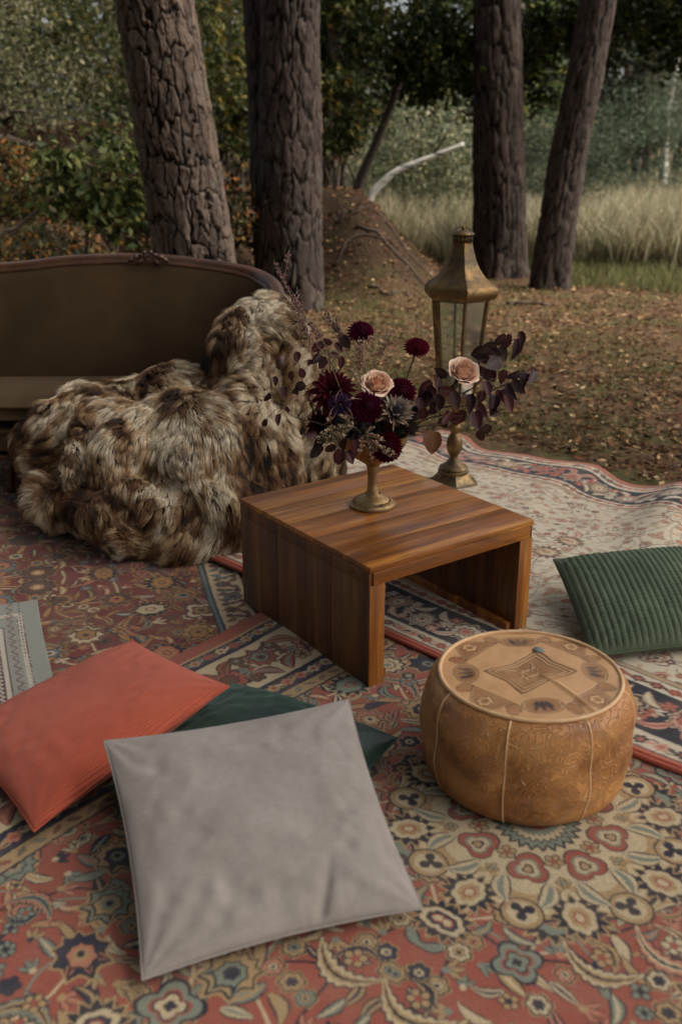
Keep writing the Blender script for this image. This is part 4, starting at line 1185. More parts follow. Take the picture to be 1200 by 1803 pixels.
m = NT('olive_stem'); m.p(Base_Color=m.mix(m.noise(m.coord('Object'), 50, 3), C(108, 100, 70), C(140, 120, 96)), Roughness=.7); M_STEM = m.m

def leaf_grid(L=1.0, W=.62, cup=.16, curl=.18, nu=7, tipp=1.0, ruffle=0.0, seed=0, base=.25):
    """one leaf or petal along +Y, a curved patch"""
    V = []; F = []
    for i in range(nu):
        t = i / (nu - 1)
        w = W * .5 * (math.sin(PI * min(1, (base + (1 - base) * t) ** .85)) ** .8 if i < nu - 1 else .02)
        for j, s_ in enumerate((-1, -.5, 0, .5, 1)):
            z = cup * s_ * s_ * w * 2 + curl * (-t * t) + ruffle * math.sin(seed + t * 9 + s_ * 4) * abs(s_)
            V.append((s_ * w, t * L, z))
    for i in range(nu - 1):
        for j in range(4): F.append((i * 5 + j, i * 5 + j + 1, (i + 1) * 5 + j + 1, (i + 1) * 5 + j))
    return V, F

def frame(dirv, up):
    y = Vector(dirv).normalized(); z = Vector(up); z = (z - y * z.dot(y))
    z = z.normalized() if z.length > 1e-5 else y.orthogonal().normalized()
    x = y.cross(z); return Matrix(((x.x, y.x, z.x, 0), (x.y, y.y, z.y, 0), (x.z, y.z, z.z, 0), (0, 0, 0, 1)))

rf = random.Random(21)
GOB = Vector((.095, 2.83, .585))
GRP = 'flowers in the brass goblet'
def stem(parent, p0, p1, mat, r=.0028, sag=.0, name='stem'):
    o = Vector(parent.location); mid = (Vector(p0) + Vector(p1)) / 2 + Vector((rf.uniform(-.006, .006), 0, sag))
    pts = bez(Vector(p0), Vector(p0).lerp(mid, .7), mid.lerp(Vector(p1), .4), Vector(p1), 9)
    mb = MB(); mb.tube([p - o for p in pts], [r * (1.1 - .25 * k / 9) for k in range(10)], 7); return mb.build(name, mat, parent)

def pompon(label, c, R, col, axis, flat=.85, n=150):
    c = Vector(c)
    t = thing('dahlia', label, 'flower', c, group=GRP)
    mb = MB(); ax = Vector(axis).normalized(); base = frame((0, 1, 0), (0, 0, 1))
    rotm = Vector((0, 0, 1)).rotation_difference(ax).to_matrix().to_4x4()
    pv, pf = leaf_grid(1, .62, .55, -.1, 5, base=.35)
    for k in range(n):
        q = (k + .5) / n; th = math.acos(1 - 1.82 * q); ph = k * 2.39996
        d = Vector((math.sin(th) * math.cos(ph), math.sin(th) * math.sin(ph), math.cos(th)))
        L = R * (.24 + .16 * min(1, q * 2.2)) ; root = Vector((d.x, d.y, d.z * flat)) * (R * (.68 + .05 * rf.random()))
        tip = (d * .8 + Vector((d.x, d.y, 0)) * .35 * q).normalized()
        M = rotm @ Matrix.Translation(root) @ frame(tip, Vector((0, 0, 1)) + d * .01) @ Matrix.Scale(L, 4)
        v = rf.uniform(.75, 1.25) * (.55 + .55 * q ** .5)
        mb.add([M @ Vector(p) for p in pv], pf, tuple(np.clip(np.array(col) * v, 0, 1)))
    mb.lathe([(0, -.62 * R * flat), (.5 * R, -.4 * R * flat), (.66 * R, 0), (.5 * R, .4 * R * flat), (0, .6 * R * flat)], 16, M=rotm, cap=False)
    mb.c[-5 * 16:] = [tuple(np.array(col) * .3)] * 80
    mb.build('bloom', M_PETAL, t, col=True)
    return t
WINE = lin(112, 18, 54); CRIM = lin(104, 14, 36); BURG = lin(78, 14, 28)
d_ = pompon('wine pompon dahlia standing highest above the bouquet', at(634, 585, 2.84), .037, WINE, (0, -.35, .95)); stem(d_, GOB + Vector((.0, .01, -.02)), at(636, 598, 2.84), M_STEM)
d_ = pompon('flattened wine dahlia on a leaning stalk beside the lantern glass', at(733, 611, 2.86), .036, WINE, (.1, -.3, .95), .62); stem(d_, GOB + Vector((.04, .01, -.02)), at(731, 622, 2.86), M_TWIG)
d_ = pompon('round wine dahlia between the thistle and the brown protea', at(645, 716, 2.745), .043, WINE, (-.05, -.85, .45)); stem(d_, GOB + Vector((0, 0, -.03)), d_.location, M_STEM)
d_ = pompon('wine dahlia tucked behind the brown protea', at(705, 690, 2.80), .043, lin(98, 16, 48), (.1, -.6, .8)); stem(d_, GOB + Vector((.02, 0, -.03)), d_.location, M_STEM)
d_ = pompon('crimson dahlia hanging over the goblet rim', at(680, 787, 2.72), .043, CRIM, (.15, -.9, .1)); stem(d_, GOB + Vector((.02, -.02, -.02)), d_.location, M_STEM)

def petal_mesh(name, W, cup, curl, ruffle, seed, cols, nu=7, base=.35, mat=M_PETAL):
    V, F = leaf_grid(1, W, cup, curl, nu, 1, ruffle, seed, base)
    V = np.array(V); t = V[:, 1:2]
    col = np.asarray(cols[0])[None] * (1 - t) + np.asarray(cols[1])[None] * t
    return mesh_data(name, V, F, mat, True, col)

# large dark dahlia (petals one by one)
def big_dahlia(label, c, R, axis, col, n=46):
    t = thing('dahlia', label, 'flower', c, group=GRP)
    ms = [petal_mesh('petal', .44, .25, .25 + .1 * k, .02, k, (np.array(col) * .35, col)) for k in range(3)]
    rotm = Vector((0, 0, 1)).rotation_difference(Vector(axis).normalized()).to_matrix().to_4x4()
    for k in range(n):
        q = (k + .5) / n; ph = k * 2.39996; el = 1.35 - 1.45 * q ** .8
        d = Vector((math.cos(el) * math.cos(ph), math.cos(el) * math.sin(ph), math.sin(el)))
        M = rotm @ Matrix.Translation(Vector((d.x, d.y, 0)) * R * .12 + Vector((0, 0, .03 * (1 - q) * R * 5 - .01))) @ frame(d, Vector((0, 0, 1)) - d * .2) @ Matrix.Scale(R * (.45 + .5 * q ** .6) * rf.uniform(.9, 1.1), 4)
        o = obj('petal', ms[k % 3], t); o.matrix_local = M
    return t
d_ = big_dahlia('large dark burgundy dahlia beside the purple thistle, facing the fur throw', at(583, 690, 2.82), .078, (-.25, -.7, .65), lin(92, 18, 32)); stem(d_, GOB + Vector((-.03, 0, -.02)), d_.location, M_STEM)
d_ = big_dahlia('smaller blackish burgundy dahlia low over the goblet rim', at(560, 748, 2.80), .052, (-.6, -.7, .2), lin(62, 16, 26), 34); stem(d_, GOB + Vector((-.04, 0, -.02)), d_.location, M_STEM)

def rose(label, c, R, axis, deep, pale, spin=0, tall=1.0):
    t = thing('rose', label, 'flower', c, group=GRP)
    rotm = Vector((0, 0, 1)).rotation_difference(Vector(axis).normalized()).to_matrix().to_4x4()
    M_R = M_ROSE
    N = 30
    for k in range(N):
        q = k / (N - 1); ph = spin + k * 2.3 + .15 * math.sin(k * 3.7)
        rr = R * (.05 + .62 * q ** .9); H = R * (1.0 - .30 * q) * tall; wide = 1.15 - .25 * q
        op = .04 + .40 * q ** 1.7
        nu, nv = 8, 9; V = []; F = []; cl = []
        for i in range(nu):
            s_ = i / (nu - 1)
            for j in range(nv):
                w = (j / (nv - 1) * 2 - 1)
                a = ph + w * wide * (.45 + .55 * math.sin(PI * (.15 + .5 * s_)))
                r_ = rr * (.30 + .70 * math.sin(PI / 2 * min(1, s_ * 1.35))) + op * R * .42 * s_ ** 3.2 - .10 * R * (1 - abs(w)) * (q < .3)
                r_ = max(r_, .01 * R) * (1 + .10 * w * (1 - q)) + .035 * R * math.sin(w * 6 + k * 2.1) * s_ ** 3
                z = H * s_ * (1 - .20 * w * w * s_) - R * .40 - op * R * .42 * s_ ** 5 + .03 * R * math.sin(w * 5 + k * 1.7) * s_
                V.append((r_ * math.cos(a), r_ * math.sin(a), z)); cl.append(deep * (1 - s_ ** .8) + pale * s_ ** .8 if q > .4 else (deep * 1.05) * (1 - .7 * s_) + pale * .7 * s_)
        for i in range(nu - 1):
            for j in range(nv - 1): F.append((i * nv + j, i * nv + j + 1, (i + 1) * nv + j + 1, (i + 1) * nv + j))
        o = obj('petal', mesh_data('petal', V, F, M_R, True, np.clip(np.array(cl), 0, 1)), t); o.matrix_local = rotm
    mb = MB()
    for k in range(5):
        a = k * 1.257; d = Vector((math.cos(a), math.sin(a), -.5)); pv, pf = leaf_grid(R * .75, R * .25, .1, .1, 5)
        Mx = rotm @ Matrix.Translation((0, 0, -R * .33)) @ frame(d, (0, 0, 1)); mb.add([Mx @ Vector(p) for p in pv], pf, tuple(lin(84, 92, 60)))
    mb.build('sepals', M_LEAF, t, col=True)
    return t
m = NT('rose_petal'); t = m.attr('tint'); m.p(Base_Color=t, Roughness=.6); m.b.inputs['Subsurface Weight'].default_value = .25; m.b.inputs['Subsurface Radius'].default_value = (.012, .006, .004); m.b.inputs['Specular IOR Level'].default_value = .2; M_ROSE = m.m
PALE, DEEP = lin(252, 218, 192), lin(238, 174, 138)
d_ = rose('open peach rose sitting low in the middle of the bouquet', at(664, 674, 2.79), .060, (.05, -.55, .83), DEEP, PALE, .4, .85); stem(d_, GOB, d_.location, M_STEM)
d_ = rose('tall peach rose at the end of a leafy branch before the lantern', at(815, 655, 2.82), .058, (.22, -.62, .72), DEEP, lin(253, 222, 198), 1.3, 1.1)
stem(d_, GOB + Vector((.07, -.01, 0)), at(806, 672, 2.83), M_TWIG, .004, .01)

# protea
c_ = at(699, 722, 2.725)
pr = thing('protea', 'brown and white tipped protea head in the middle of the bouquet', 'flower', c_, group=GRP)
ax = Vector((.25, -.75, .6)).normalized(); rotm = Vector((0, 0, 1)).rotation_difference(ax).to_matrix().to_4x4()
BR, BRK = lin(176, 146, 122), lin(232, 218, 202)
pmA = petal_mesh('bract', .34, .35, -.25, .02, 1, (lin(86, 58, 42), BRK), 7, .3); pmB = petal_mesh('bract', .28, .3, .35, .02, 2, (lin(96, 66, 50), BR), 7, .3)
for k in range(38):
    q = k / 37; ph = k * 2.39996; el = 1.05 - .75 * q
    d = Vector((math.cos(el) * math.cos(ph), math.cos(el) * math.sin(ph), math.sin(el)))
    o = obj('bract', pmA if k % 3 else pmB, pr); o.matrix_local = rotm @ Matrix.Translation(Vector((d.x, d.y, 0)) * .020 + Vector((0, 0, -.012 - .012 * q))) @ frame(d, Vector((0, 0, 1))) @ Matrix.Scale(.040 * rf.uniform(.9, 1.1), 4)
mb = MB(); mb.lathe([(0, .024), (.006, .022), (.010, .012), (.013, 0), (.020, -.02)], 16, M=rotm, cap=False); mb.build('centre', NT('dark_cone').m, pr)
bpy.data.materials['dark_cone'].node_tree.nodes['Principled BSDF'].inputs['Base Color'].default_value = (.02, .018, .03, 1)
pv, pf = leaf_grid(1, .6, .3, .1, 5, base=.3); mb = MB()
for k in range(110):
    q = k / 109; ph = k * 2.39996; z = -.015 - .055 * q; r_ = .030 * (1 - .45 * q)
    d = Vector((math.cos(ph), math.sin(ph), .55)); Mx = rotm @ Matrix.Translation((math.cos(ph) * r_, math.sin(ph) * r_, z)) @ frame(d, (0, 0, 1)) @ Matrix.Scale(.017, 4)
    mb.add([Mx @ Vector(p) for p in pv], pf, tuple(lin(*rf.choice([(104, 74, 52), (78, 54, 40), (128, 98, 72)]))))
mb.build('scaly_base', M_PETAL, pr, col=True)
stem(pr, GOB, Vector(c_) - ax * .06, M_TWIG, .005)

# purple thistle
c_ = at(598, 712, 2.745)
ts = thing('thistle', 'spiky purple thistle head with curling bracts in the bouquet', 'flower', c_, group=GRP)
mb = MB()
for k in range(420):
    q = (k + .5) / 420; th = math.acos(1 - 1.9 * q); ph = k * 2.39996
    d = Vector((math.sin(th) * math.cos(ph), math.cos(th) * -.8, math.sin(th) * math.sin(ph))).normalized()
    mb.tube([d * .016, d * rf.uniform(.030, .036)], [.0011, .0005], 4, False, tuple(lin(*rf.choice([(82, 60, 98), (104, 80, 116), (64, 48, 82)]))))
mb.build('spines', M_PETAL, ts, col=True)
mb = MB()
for k in range(6):
    a = k * 1.05 + rf.uniform(-.3, .6); R_ = rf.uniform(.03, .055); tw_ = rf.uniform(-1.2, 1.2)
    pts = [Vector((math.cos(a + t * tw_) * R_ * (.35 + t), -.02 - .012 * math.sin(t * 3), math.sin(a + t * tw_) * R_ * (.35 + t))) for t in np.linspace(0, 1.1, 7)]
    mb.tube(pts, [.0010, .0014, .002, .002, .0016, .001, .0004], 5)
m = NT('dry_bract'); m.p(Base_Color=C(120, 82, 72), Roughness=.7); mb.build('curling_bracts', m.m, ts)
stem(ts, GOB + Vector((-.02, 0, -.02)), c_, M_STEM)

# leafy branches
def tint_leaf(name, c0, c1, cup, curl, W=.62, seed=0):
    V, F = leaf_grid(1, W, cup, curl, 8, 1, .015, seed, .12); V = np.array(V); mid = np.abs(V[:, 0:1]) < .02
    col = np.where(mid, np.asarray(c1)[None], np.asarray(c0)[None]); return mesh_data(name, V, F, M_LEAF, True, col)
PLUM = [tint_leaf('leaf', lin(*c), lin(*d), cu, cl, w, k) for k, (c, d, cu, cl, w) in enumerate([((74, 38, 46), (100, 58, 60), .2, .2, .66), ((56, 32, 38), (80, 48, 52), .5, .35, .6), ((96, 54, 60), (124, 80, 78), .35, -.15, .64), ((62, 46, 44), (84, 62, 56), .15, .1, .7)])]
TAN = [tint_leaf('leaf', lin(132, 88, 66), lin(160, 112, 84), .3, .2, .75, 7)]
def branch(name, label, pts, leaves, size, r=.003, mats=PLUM, mat=M_TWIG, side=None):
    P = [Vector(p) for p in pts]
    t = thing(name, label, 'branch', P[0], group=GRP)
    mb = MB(); path = catmull(P, 6); n = len(path)
    mb.tube([p - P[0] for p in path], [r * (1 - .65 * k / (n - 1)) for k in range(n)], 6); mb.build('twig', mat, t)
    tw = MB()
    for L in leaves:
        p = Vector(L[:3]); s_ = size * rf.uniform(.85, 1.2)
        q = min(path, key=lambda a: (a - p).length)
        d = (p - q); d = d.normalized() if d.length > .003 else Vector((rf.uniform(-1, 1), -.2, rf.uniform(-1, 1))).normalized()
        dr = (d * .5 + Vector((rf.uniform(-.4, .4), rf.uniform(-.35, .35), -.75 + rf.uniform(-.3, .6)))).normalized()
        up = Vector((rf.uniform(-.7, .7), -1, rf.uniform(-.2, .7)))
        root = p - dr * s_ * .5
        if (root - q).length > .004: tw.tube([q - P[0], q.lerp(root, .5) - P[0] + Vector((0, 0, .004)), root - P[0]], r * .33, 5)
        o = obj('leaf', rf.choice(mats), t); o.matrix_local = Matrix.Translation(root - P[0]) @ frame(dr, up) @ Matrix.Diagonal((s_ * rf.uniform(.8, 1.1), s_, s_, 1))
    if tw.v: tw.build('side_twigs', mat, t)['kind'] = 'stuff'
    return t
def L_(lst, Y, dy=.05): return [tuple(at(x, y, Y + rf.uniform(-dy, dy))) for x, y in lst]
G2 = GOB + Vector((.06, 0, -.01))
branch('branch', 'plum leaved branch reaching up past the lantern glass, highest on that side', [G2, at(760, 702, 2.83), at(820, 690, 2.84), at(858, 655, 2.85), at(880, 615, 2.86), at(916, 600, 2.87)],
       L_([(850, 634), (858, 615), (879, 600), (871, 622), (916, 599), (906, 615), (867, 641), (848, 655), (892, 602), (835, 640), (842, 622), (884, 625), (862, 660)], 2.86), .052)
branch('branch', 'plum leaved branch spreading furthest out over the forest floor', [G2, at(770, 720, 2.80), at(830, 712, 2.80), at(880, 680, 2.81), at(940, 668, 2.82)],
       L_([(902, 660), (922, 671), (936, 665), (912, 682), (856, 686), (876, 700), (888, 697), (893, 711), (864, 672), (884, 664), (846, 700), (868, 712), (900, 690), (930, 655)], 2.81), .050)
branch('branch', 'dark leaved branch drooping in front of the lantern stem', [G2 + Vector((0, -.02, 0)), at(760, 735, 2.75), at(800, 732, 2.75), at(850, 735, 2.76)],
       L_([(827, 711), (801, 706), (790, 690), (772, 711), (801, 740), (812, 733), (850, 722), (873, 726), (853, 757), (846, 768), (785, 735), (838, 740), (820, 695), (776, 745), (760, 722), (745, 730)], 2.75), .050)
branch('branch', 'bare dark branch ending in one tan autumn leaf', [G2 + Vector((.02, -.03, -.01)), at(735, 752, 2.72), at(775, 748, 2.71), at(800, 742, 2.71)], L_([(761, 780)], 2.70, .0), .058, .003, TAN)
branch('branch', 'short plum branch with close leaves behind the peach roses', [G2, at(735, 715, 2.84), at(755, 690, 2.85), at(775, 668, 2.86)],
       L_([(766, 674), (749, 683), (740, 700), (760, 690), (745, 712), (728, 722), (775, 655), (758, 705)], 2.85), .052)
G3 = GOB + Vector((-.05, -.01, -.02))
branch('branch', 'round leaved dark twig rising beside the fur throw', [G3, at(560, 720, 2.78), at(538, 690, 2.78), at(528, 650, 2.78), at(522, 625, 2.78)],
       L_([(523, 630), (531, 656), (513, 664), (527, 681), (545, 640), (519, 690), (540, 700)], 2.78, .03), .036, .0022)
branch('branch', 'thin arching twig with few leaves hanging over the fur throw', [G3, at(560, 745, 2.74), at(520, 735, 2.73), at(495, 715, 2.73), at(478, 690, 2.73)],
       L_([(506, 722), (470, 700), (466, 746), (492, 740), (532, 760), (500, 690), (484, 672)], 2.73, .02), .030, .002)
branch('branch', 'plum leaved twig behind the large burgundy dahlia', [G3, at(585, 670, 2.88), at(580, 630, 2.89), at(572, 598, 2.9)],
       L_([(587, 627), (576, 600), (560, 611), (608, 603), (570, 640), (595, 612), (556, 632), (600, 640)], 2.89, .03), .038, .0022)
branch('branch', 'dark leaves drooping low over the goblet bowl and stem', [G3 + Vector((.02, -.05, .01)), at(600, 775, 2.70), at(596, 795, 2.69)],
       L_([(597, 806), (614, 806), (560, 782), (556, 796), (580, 790), (604, 782), (625, 790), (575, 775), (546, 765)], 2.70, .02), .044, .002)

# heather sprays
def heather(label, pts, n, col, side=4, r=.0016):
    P = [Vector(p) for p in pts]; t = thing('heather_sprig', label, 'sprig', P[0], group=GRP)
    path = catmull(P, 8); k_ = len(path)
    mb = MB(); mb.tube([p - P[0] for p in path], [r * (1 - .7 * k / (k_ - 1)) for k in range(k_)], 5)
    fl = MB()
    def florets(pp, m_):
        for q in range(m_):
            i = int(rf.uniform(.25, 1) * (len(pp) - 1)); p = pp[i] - P[0] + Vector((rf.gauss(0, .0035), rf.gauss(0, .0035), rf.gauss(0, .002)))
            s_ = rf.uniform(.0012, .0026); b = [(s_, 0, 0), (-s_, 0, 0), (0, s_, 0), (0, -s_, 0), (0, 0, s_ * 1.5), (0, 0, -s_ * 1.5)]
            fl.add([p + Vector(v) for v in b], [(0, 2, 4), (2, 1, 4), (1, 3, 4), (3, 0, 4), (2, 0, 5), (1, 2, 5), (3, 1, 5), (0, 3, 5)], tuple(np.array(rf.choice(col))))
    florets(path[len(path) // 2:], n)
    for q in range(side):
        i = int(rf.uniform(.3, .85) * (k_ - 1)); p = path[i]; d = (path[min(i + 3, k_ - 1)] - p).normalized()
        e = p + (d + Vector((rf.uniform(-.7, .7), rf.uniform(-.4, .4), rf.uniform(-.1, .6)))).normalized() * rf.uniform(.05, .1)
        sp = [p.lerp(e, u) + Vector((0, 0, .006 * math.sin(u * PI))) for u in np.linspace(0, 1, 6)]
        mb.tube([a - P[0] for a in sp], r * .5, 4); florets(sp, n // 3)
    mb.build('twig', M_STEM, t); o = fl.build('florets', M_PETAL, t, smooth=False, col=True); o['kind'] = 'stuff'
PINK = [lin(150, 116, 120), lin(124, 86, 96), lin(168, 140, 132), lin(106, 76, 76)]
BUFF = [lin(196, 164, 140), lin(160, 120, 96), lin(214, 186, 166)]
heather('longest pink heather spray, reaching up to the sofa rail', [G3, at(590, 640, 2.84), at(545, 570, 2.86), at(512, 520, 2.87), at(481, 457, 2.88)], 170, PINK, 5)
heather('pink heather spray crossing the fur throw', [G3, at(585, 650, 2.80), at(552, 600, 2.80), at(530, 565, 2.80), at(515, 515, 2.81)], 120, PINK, 4)
heather('short heather spray beside the topmost dahlia', [GOB, at(620, 640, 2.88), at(596, 590, 2.89), at(568, 540, 2.9)], 120, PINK, 6)
heather('fine buff grass spray in front of the topmost dahlia stalk', [GOB + Vector((-.01, -.03, 0)), at(632, 670, 2.76), at(640, 620, 2.76), at(652, 590, 2.76)], 130, BUFF, 9, .0010)
heather('fine buff grass spray between the two peach roses', [GOB + Vector((.01, -.03, 0)), at(650, 660, 2.77), at(672, 620, 2.77), at(690, 600, 2.77)], 80, BUFF, 7, .0010)
heather('dense olive spray spilling over the goblet rim', [GOB + Vector((-.02, -.05, -.02)), at(620, 750, 2.71), at(600, 770, 2.70), at(560, 780, 2.70)], 260, BUFF + [lin(96, 96, 66)] * 3, 14, .0014)
heather('dense buff spray beside the crimson dahlia', [GOB + Vector((0, -.06, -.02)), at(640, 765, 2.70), at(650, 780, 2.69), at(662, 795, 2.69)], 220, BUFF + [lin(96, 96, 66)], 12, .0012)
# dark greenery filling the goblet
mb = MB(); pv, pf = leaf_grid(1, .4, .2, .25, 4, base=.2)
for k in range(420):
    a = rf.uniform(0, 6.28); rr = rf.uniform(0, 1) ** .6 * .115; z = rf.uniform(-.04, .085) * (1.15 - rr / .16)
    d = Vector((math.cos(a) * (.3 + rr * 6), math.sin(a) * (.3 + rr * 6), rf.uniform(-.3, 1)))
    Mx = Matrix.Translation((math.cos(a) * rr, math.sin(a) * rr * .8, z)) @ frame(d, (rf.uniform(-1, 1), -1, 1)) @ Matrix.Scale(rf.uniform(.018, .04), 4)
    mb.add([Mx @ Vector(p) for p in pv], pf, tuple(lin(*rf.choice([(44, 30, 34), (58, 36, 40), (48, 52, 36), (66, 66, 44), (40, 44, 34), (72, 44, 44)]))))
o = mb.build('greenery', M_LEAF, col=True, loc=tuple(GOB)); tag(o, 'dark olive and plum greenery filling the brass goblet between the blooms', 'greenery', kind='stuff')
# ------------------------------------------------------------------ woodland: bark
def bark_mat(name, plate, shade, crack, lichen):
    m = NT(name); t = m.attr('tint'); co = m.coord('Object')
    n = m.noise(m.coord('Object', scale=(14, 14, 4)), 1.0, 5, .65); f = m.noise(m.coord('Object', scale=(60, 60, 22)), 1.0, 4, .7)
    c = m.mix(m.ramp(n, [(.35, 0), (.7, 1)]), shade, plate)
    c = m.mix(m.ramp(m.noise(co, 5, 4, .6), [(.55, 0), (.72, .5)]), c, lichen)
    c = m.mix(m.ramp(f, [(.35, .5), (.55, 0)]), c, np.asarray(shade) * .5)
    sc_ = m.n('SeparateColor', {'Color': t}); h = sc_.outputs[0]
    c = m.mix(m.math('MULTIPLY', sc_.outputs[1], .55), c, np.asarray(plate) * 1.35)
    c = m.mix(m.ramp(sc_.outputs[2], [(.7, 0), (.72, .45)]), c, np.asarray(shade) * .9)
    c = m.mix(m.ramp(h, [(.10, 1), (.34, 0)]), c, crack)
    m.p(Base_Color=c, Roughness=.9); m.b.inputs['Specular IOR Level'].default_value = .2
    m.bump(m.math('ADD', f, n), .6, .012)
    return m.m
M_PINE = bark_mat('pine_bark', C(100, 85, 74), C(60, 50, 44), C(22, 18, 16), C(116, 116, 98))
M_PINE2 = bark_mat('dark_pine_bark', C(72, 60, 53), C(42, 35, 32), C(18, 15, 14), C(96, 98, 84))

def trunk(parent, path, radii, mat, seed, plates=(9, 2.6), depth=.022, nseg=110, step=.035, flare=.0):
    """tapered trunk whose bark plates stand proud of dark furrows"""
    P = [Vector(p) for p in path]; L = sum((b - a).length for a, b in zip(P, P[1:]))
    cp = catmull(P, 10); s = [0]
    for a, b in zip(cp, cp[1:]): s.append(s[-1] + (b - a).length)
    s = np.array(s); cpn = np.array([tuple(p) for p in cp]); ns = int(s[-1] / step)
    si = np.concatenate([np.arange(0, 3.2, step), np.arange(3.2, s[-1], .12), [s[-1]]]); ns = len(si); ctr = np.column_stack([np.interp(si, s, cpn[:, k]) for k in range(3)])
    sr = np.linspace(0, s[-1], len(radii)); R = np.interp(si, sr, radii) + flare * np.exp(-si / .22)
    th = PI / 2 + np.linspace(0, 2 * PI, nseg, endpoint=False)
    S, T = np.meshgrid(si, th, indexing='ij'); sf, tf = S.ravel(), T.ravel()
    cyl = np.column_stack([np.cos(tf) * radii[1], np.sin(tf) * radii[1], sf * .55])
    w1, w2 = vnoise(cyl, 9, seed), vnoise(cyl, 26, seed + 1); w3, w4 = vnoise(cyl, 11, seed + 2), vnoise(cyl, 30, seed + 4)
    arc = (tf - PI / 2) * radii[1]
    w5 = vnoise(cyl, 60, seed + 5); w6 = vnoise(cyl, 75, seed + 6)
    ua = arc + .034 * w1 + .018 * w2 + .009 * w5; sa = sf + .09 * w3 + .045 * w4 + .02 * w6
    f1, f2, cv = voro(np.column_stack([ua / plates[0], sa / plates[1]]), seed)
    g1, g2, gv = voro(np.column_stack([ua / (plates[0] * .52) + 3, sa / (plates[1] * .36)]), seed + 7)
    crack = 1 - sstep(.03, .17, f2 - f1); flake = 1 - sstep(.0, .10, g2 - g1)
    h = (1 - crack) * (.42 + .26 * cv + .32 * gv) * (1 - .45 * flake) + .05 * w5
    h = np.clip(h, 0, 1)
    nz = fbm(np.column_stack([np.cos(tf), np.sin(tf), sf * .6]), 2.2, seed + 3)
    r = np.repeat(R, nseg) * (1 + .06 * nz) + depth * (h - .6)
    if flare: r = r * (1 + .16 * np.exp(-sf / .25) * np.sin(tf * 4 + seed))
    V = np.repeat(ctr, nseg, 0) + np.column_stack([np.cos(tf) * r, np.sin(tf) * r, np.zeros(len(r))])
    ii = np.arange(ns - 1)[:, None] * nseg; jj = np.arange(nseg)[None]; kk = (jj + 1) % nseg
    F = np.stack([(ii + jj), (ii + kk), (ii + nseg + kk), (ii + nseg + jj)], -1).reshape(-1, 4)
    col = np.column_stack([h, cv, gv])
    return obj('trunk', mesh_data('trunk', V - np.array(parent.location), F, mat, True, col), parent)

# ------------------------------------------------------------------ woodland: leaves
def leaf_mat(name, trans=.35, rough=.6):
    m = NT(name); t = m.attr('tint'); r = rnd(m)
    hs = m.n('HueSaturation', {'Color': t, 'Hue': m.math('ADD', .49, m.math('MULTIPLY', r, .02)), 'Value': m.math('ADD', .85, m.math('MULTIPLY', r, .3))})
    m.p(Base_Color=hs.outputs[0], Roughness=rough); m.b.inputs['Specular IOR Level'].default_value = .2
    tr = m.n('BsdfTranslucent', {'Color': hs.outputs[0]}); mx = m.n('MixShader', {0: trans}); m.set(mx.inputs[1], m.b.outputs[0]); m.set(mx.inputs[2], tr)
    m.t.links.new(mx.outputs[0], m.out.inputs[0]); return m.m
M_FOL = leaf_mat('woodland_leaf')
M_LIT = leaf_mat('fallen_leaf', .1, .8)

def leaf_cloud(name, pts, size, pal, seed, droop=.25, var=.45, narrow=.55, mat=M_FOL):
    """one folded leaf (two faces) at every point"""
    g = np.random.default_rng(seed); n = len(pts); pts = np.asarray(pts, float)
    d = g.normal(0, 1, (n, 3)); d[:, 2] -= droop * 2; d /= np.linalg.norm(d, axis=1)[:, None]
    w = g.normal(0, 1, (n, 3)); w -= d * (w * d).sum(1)[:, None]; w /= np.linalg.norm(w, axis=1)[:, None]
    up = np.cross(d, w); s = size * (1 + var * g.uniform(-1, 1, n))[:, None]
    fold = g.uniform(.05, .3, n)[:, None]
    base = pts; tip = pts + d * s
    l = pts + d * s * .45 + w * s * narrow * .5 + up * s * fold; r = pts + d * s * .45 - w * s * narrow * .5 + up * s * fold
    V = np.stack([base, l, tip, r], 1).reshape(-1, 3)
    k = np.arange(n)[:, None] * 4
    F = np.concatenate([k + np.array([0, 2, 1]), k + np.array([0, 3, 2])])
    pal = np.array([lin(*p) for p in pal]); c = pal[g.integers(0, len(pal), n)] * g.uniform(.7, 1.25, n)[:, None]
    return mesh_data(name, V, F, mat, False, np.repeat(np.clip(c, 0, 1), 4, 0))

def clumps(g, n_cl, per, box, rad, shape=None):
    """points in uneven clumps inside an ellipsoid box=(cx,cy,cz,rx,ry,rz)"""
    c = np.array(box[:3]); r = np.array(box[3:])
    q = g.normal(0, 1, (n_cl, 3)); q /= np.linalg.norm(q, axis=1)[:, None]; q *= (g.uniform(.25, 1, n_cl) ** .5)[:, None]
    cen = c + q * r
    if shape is not None: cen = shape(cen)
    rr = rad * g.uniform(.5, 1.35, n_cl)
    out = np.repeat(cen, per, 0) + g.normal(0, 1, (n_cl * per, 3)) * np.repeat(rr, per)[:, None] * np.array([.55, .55, .42])
    return out, cen

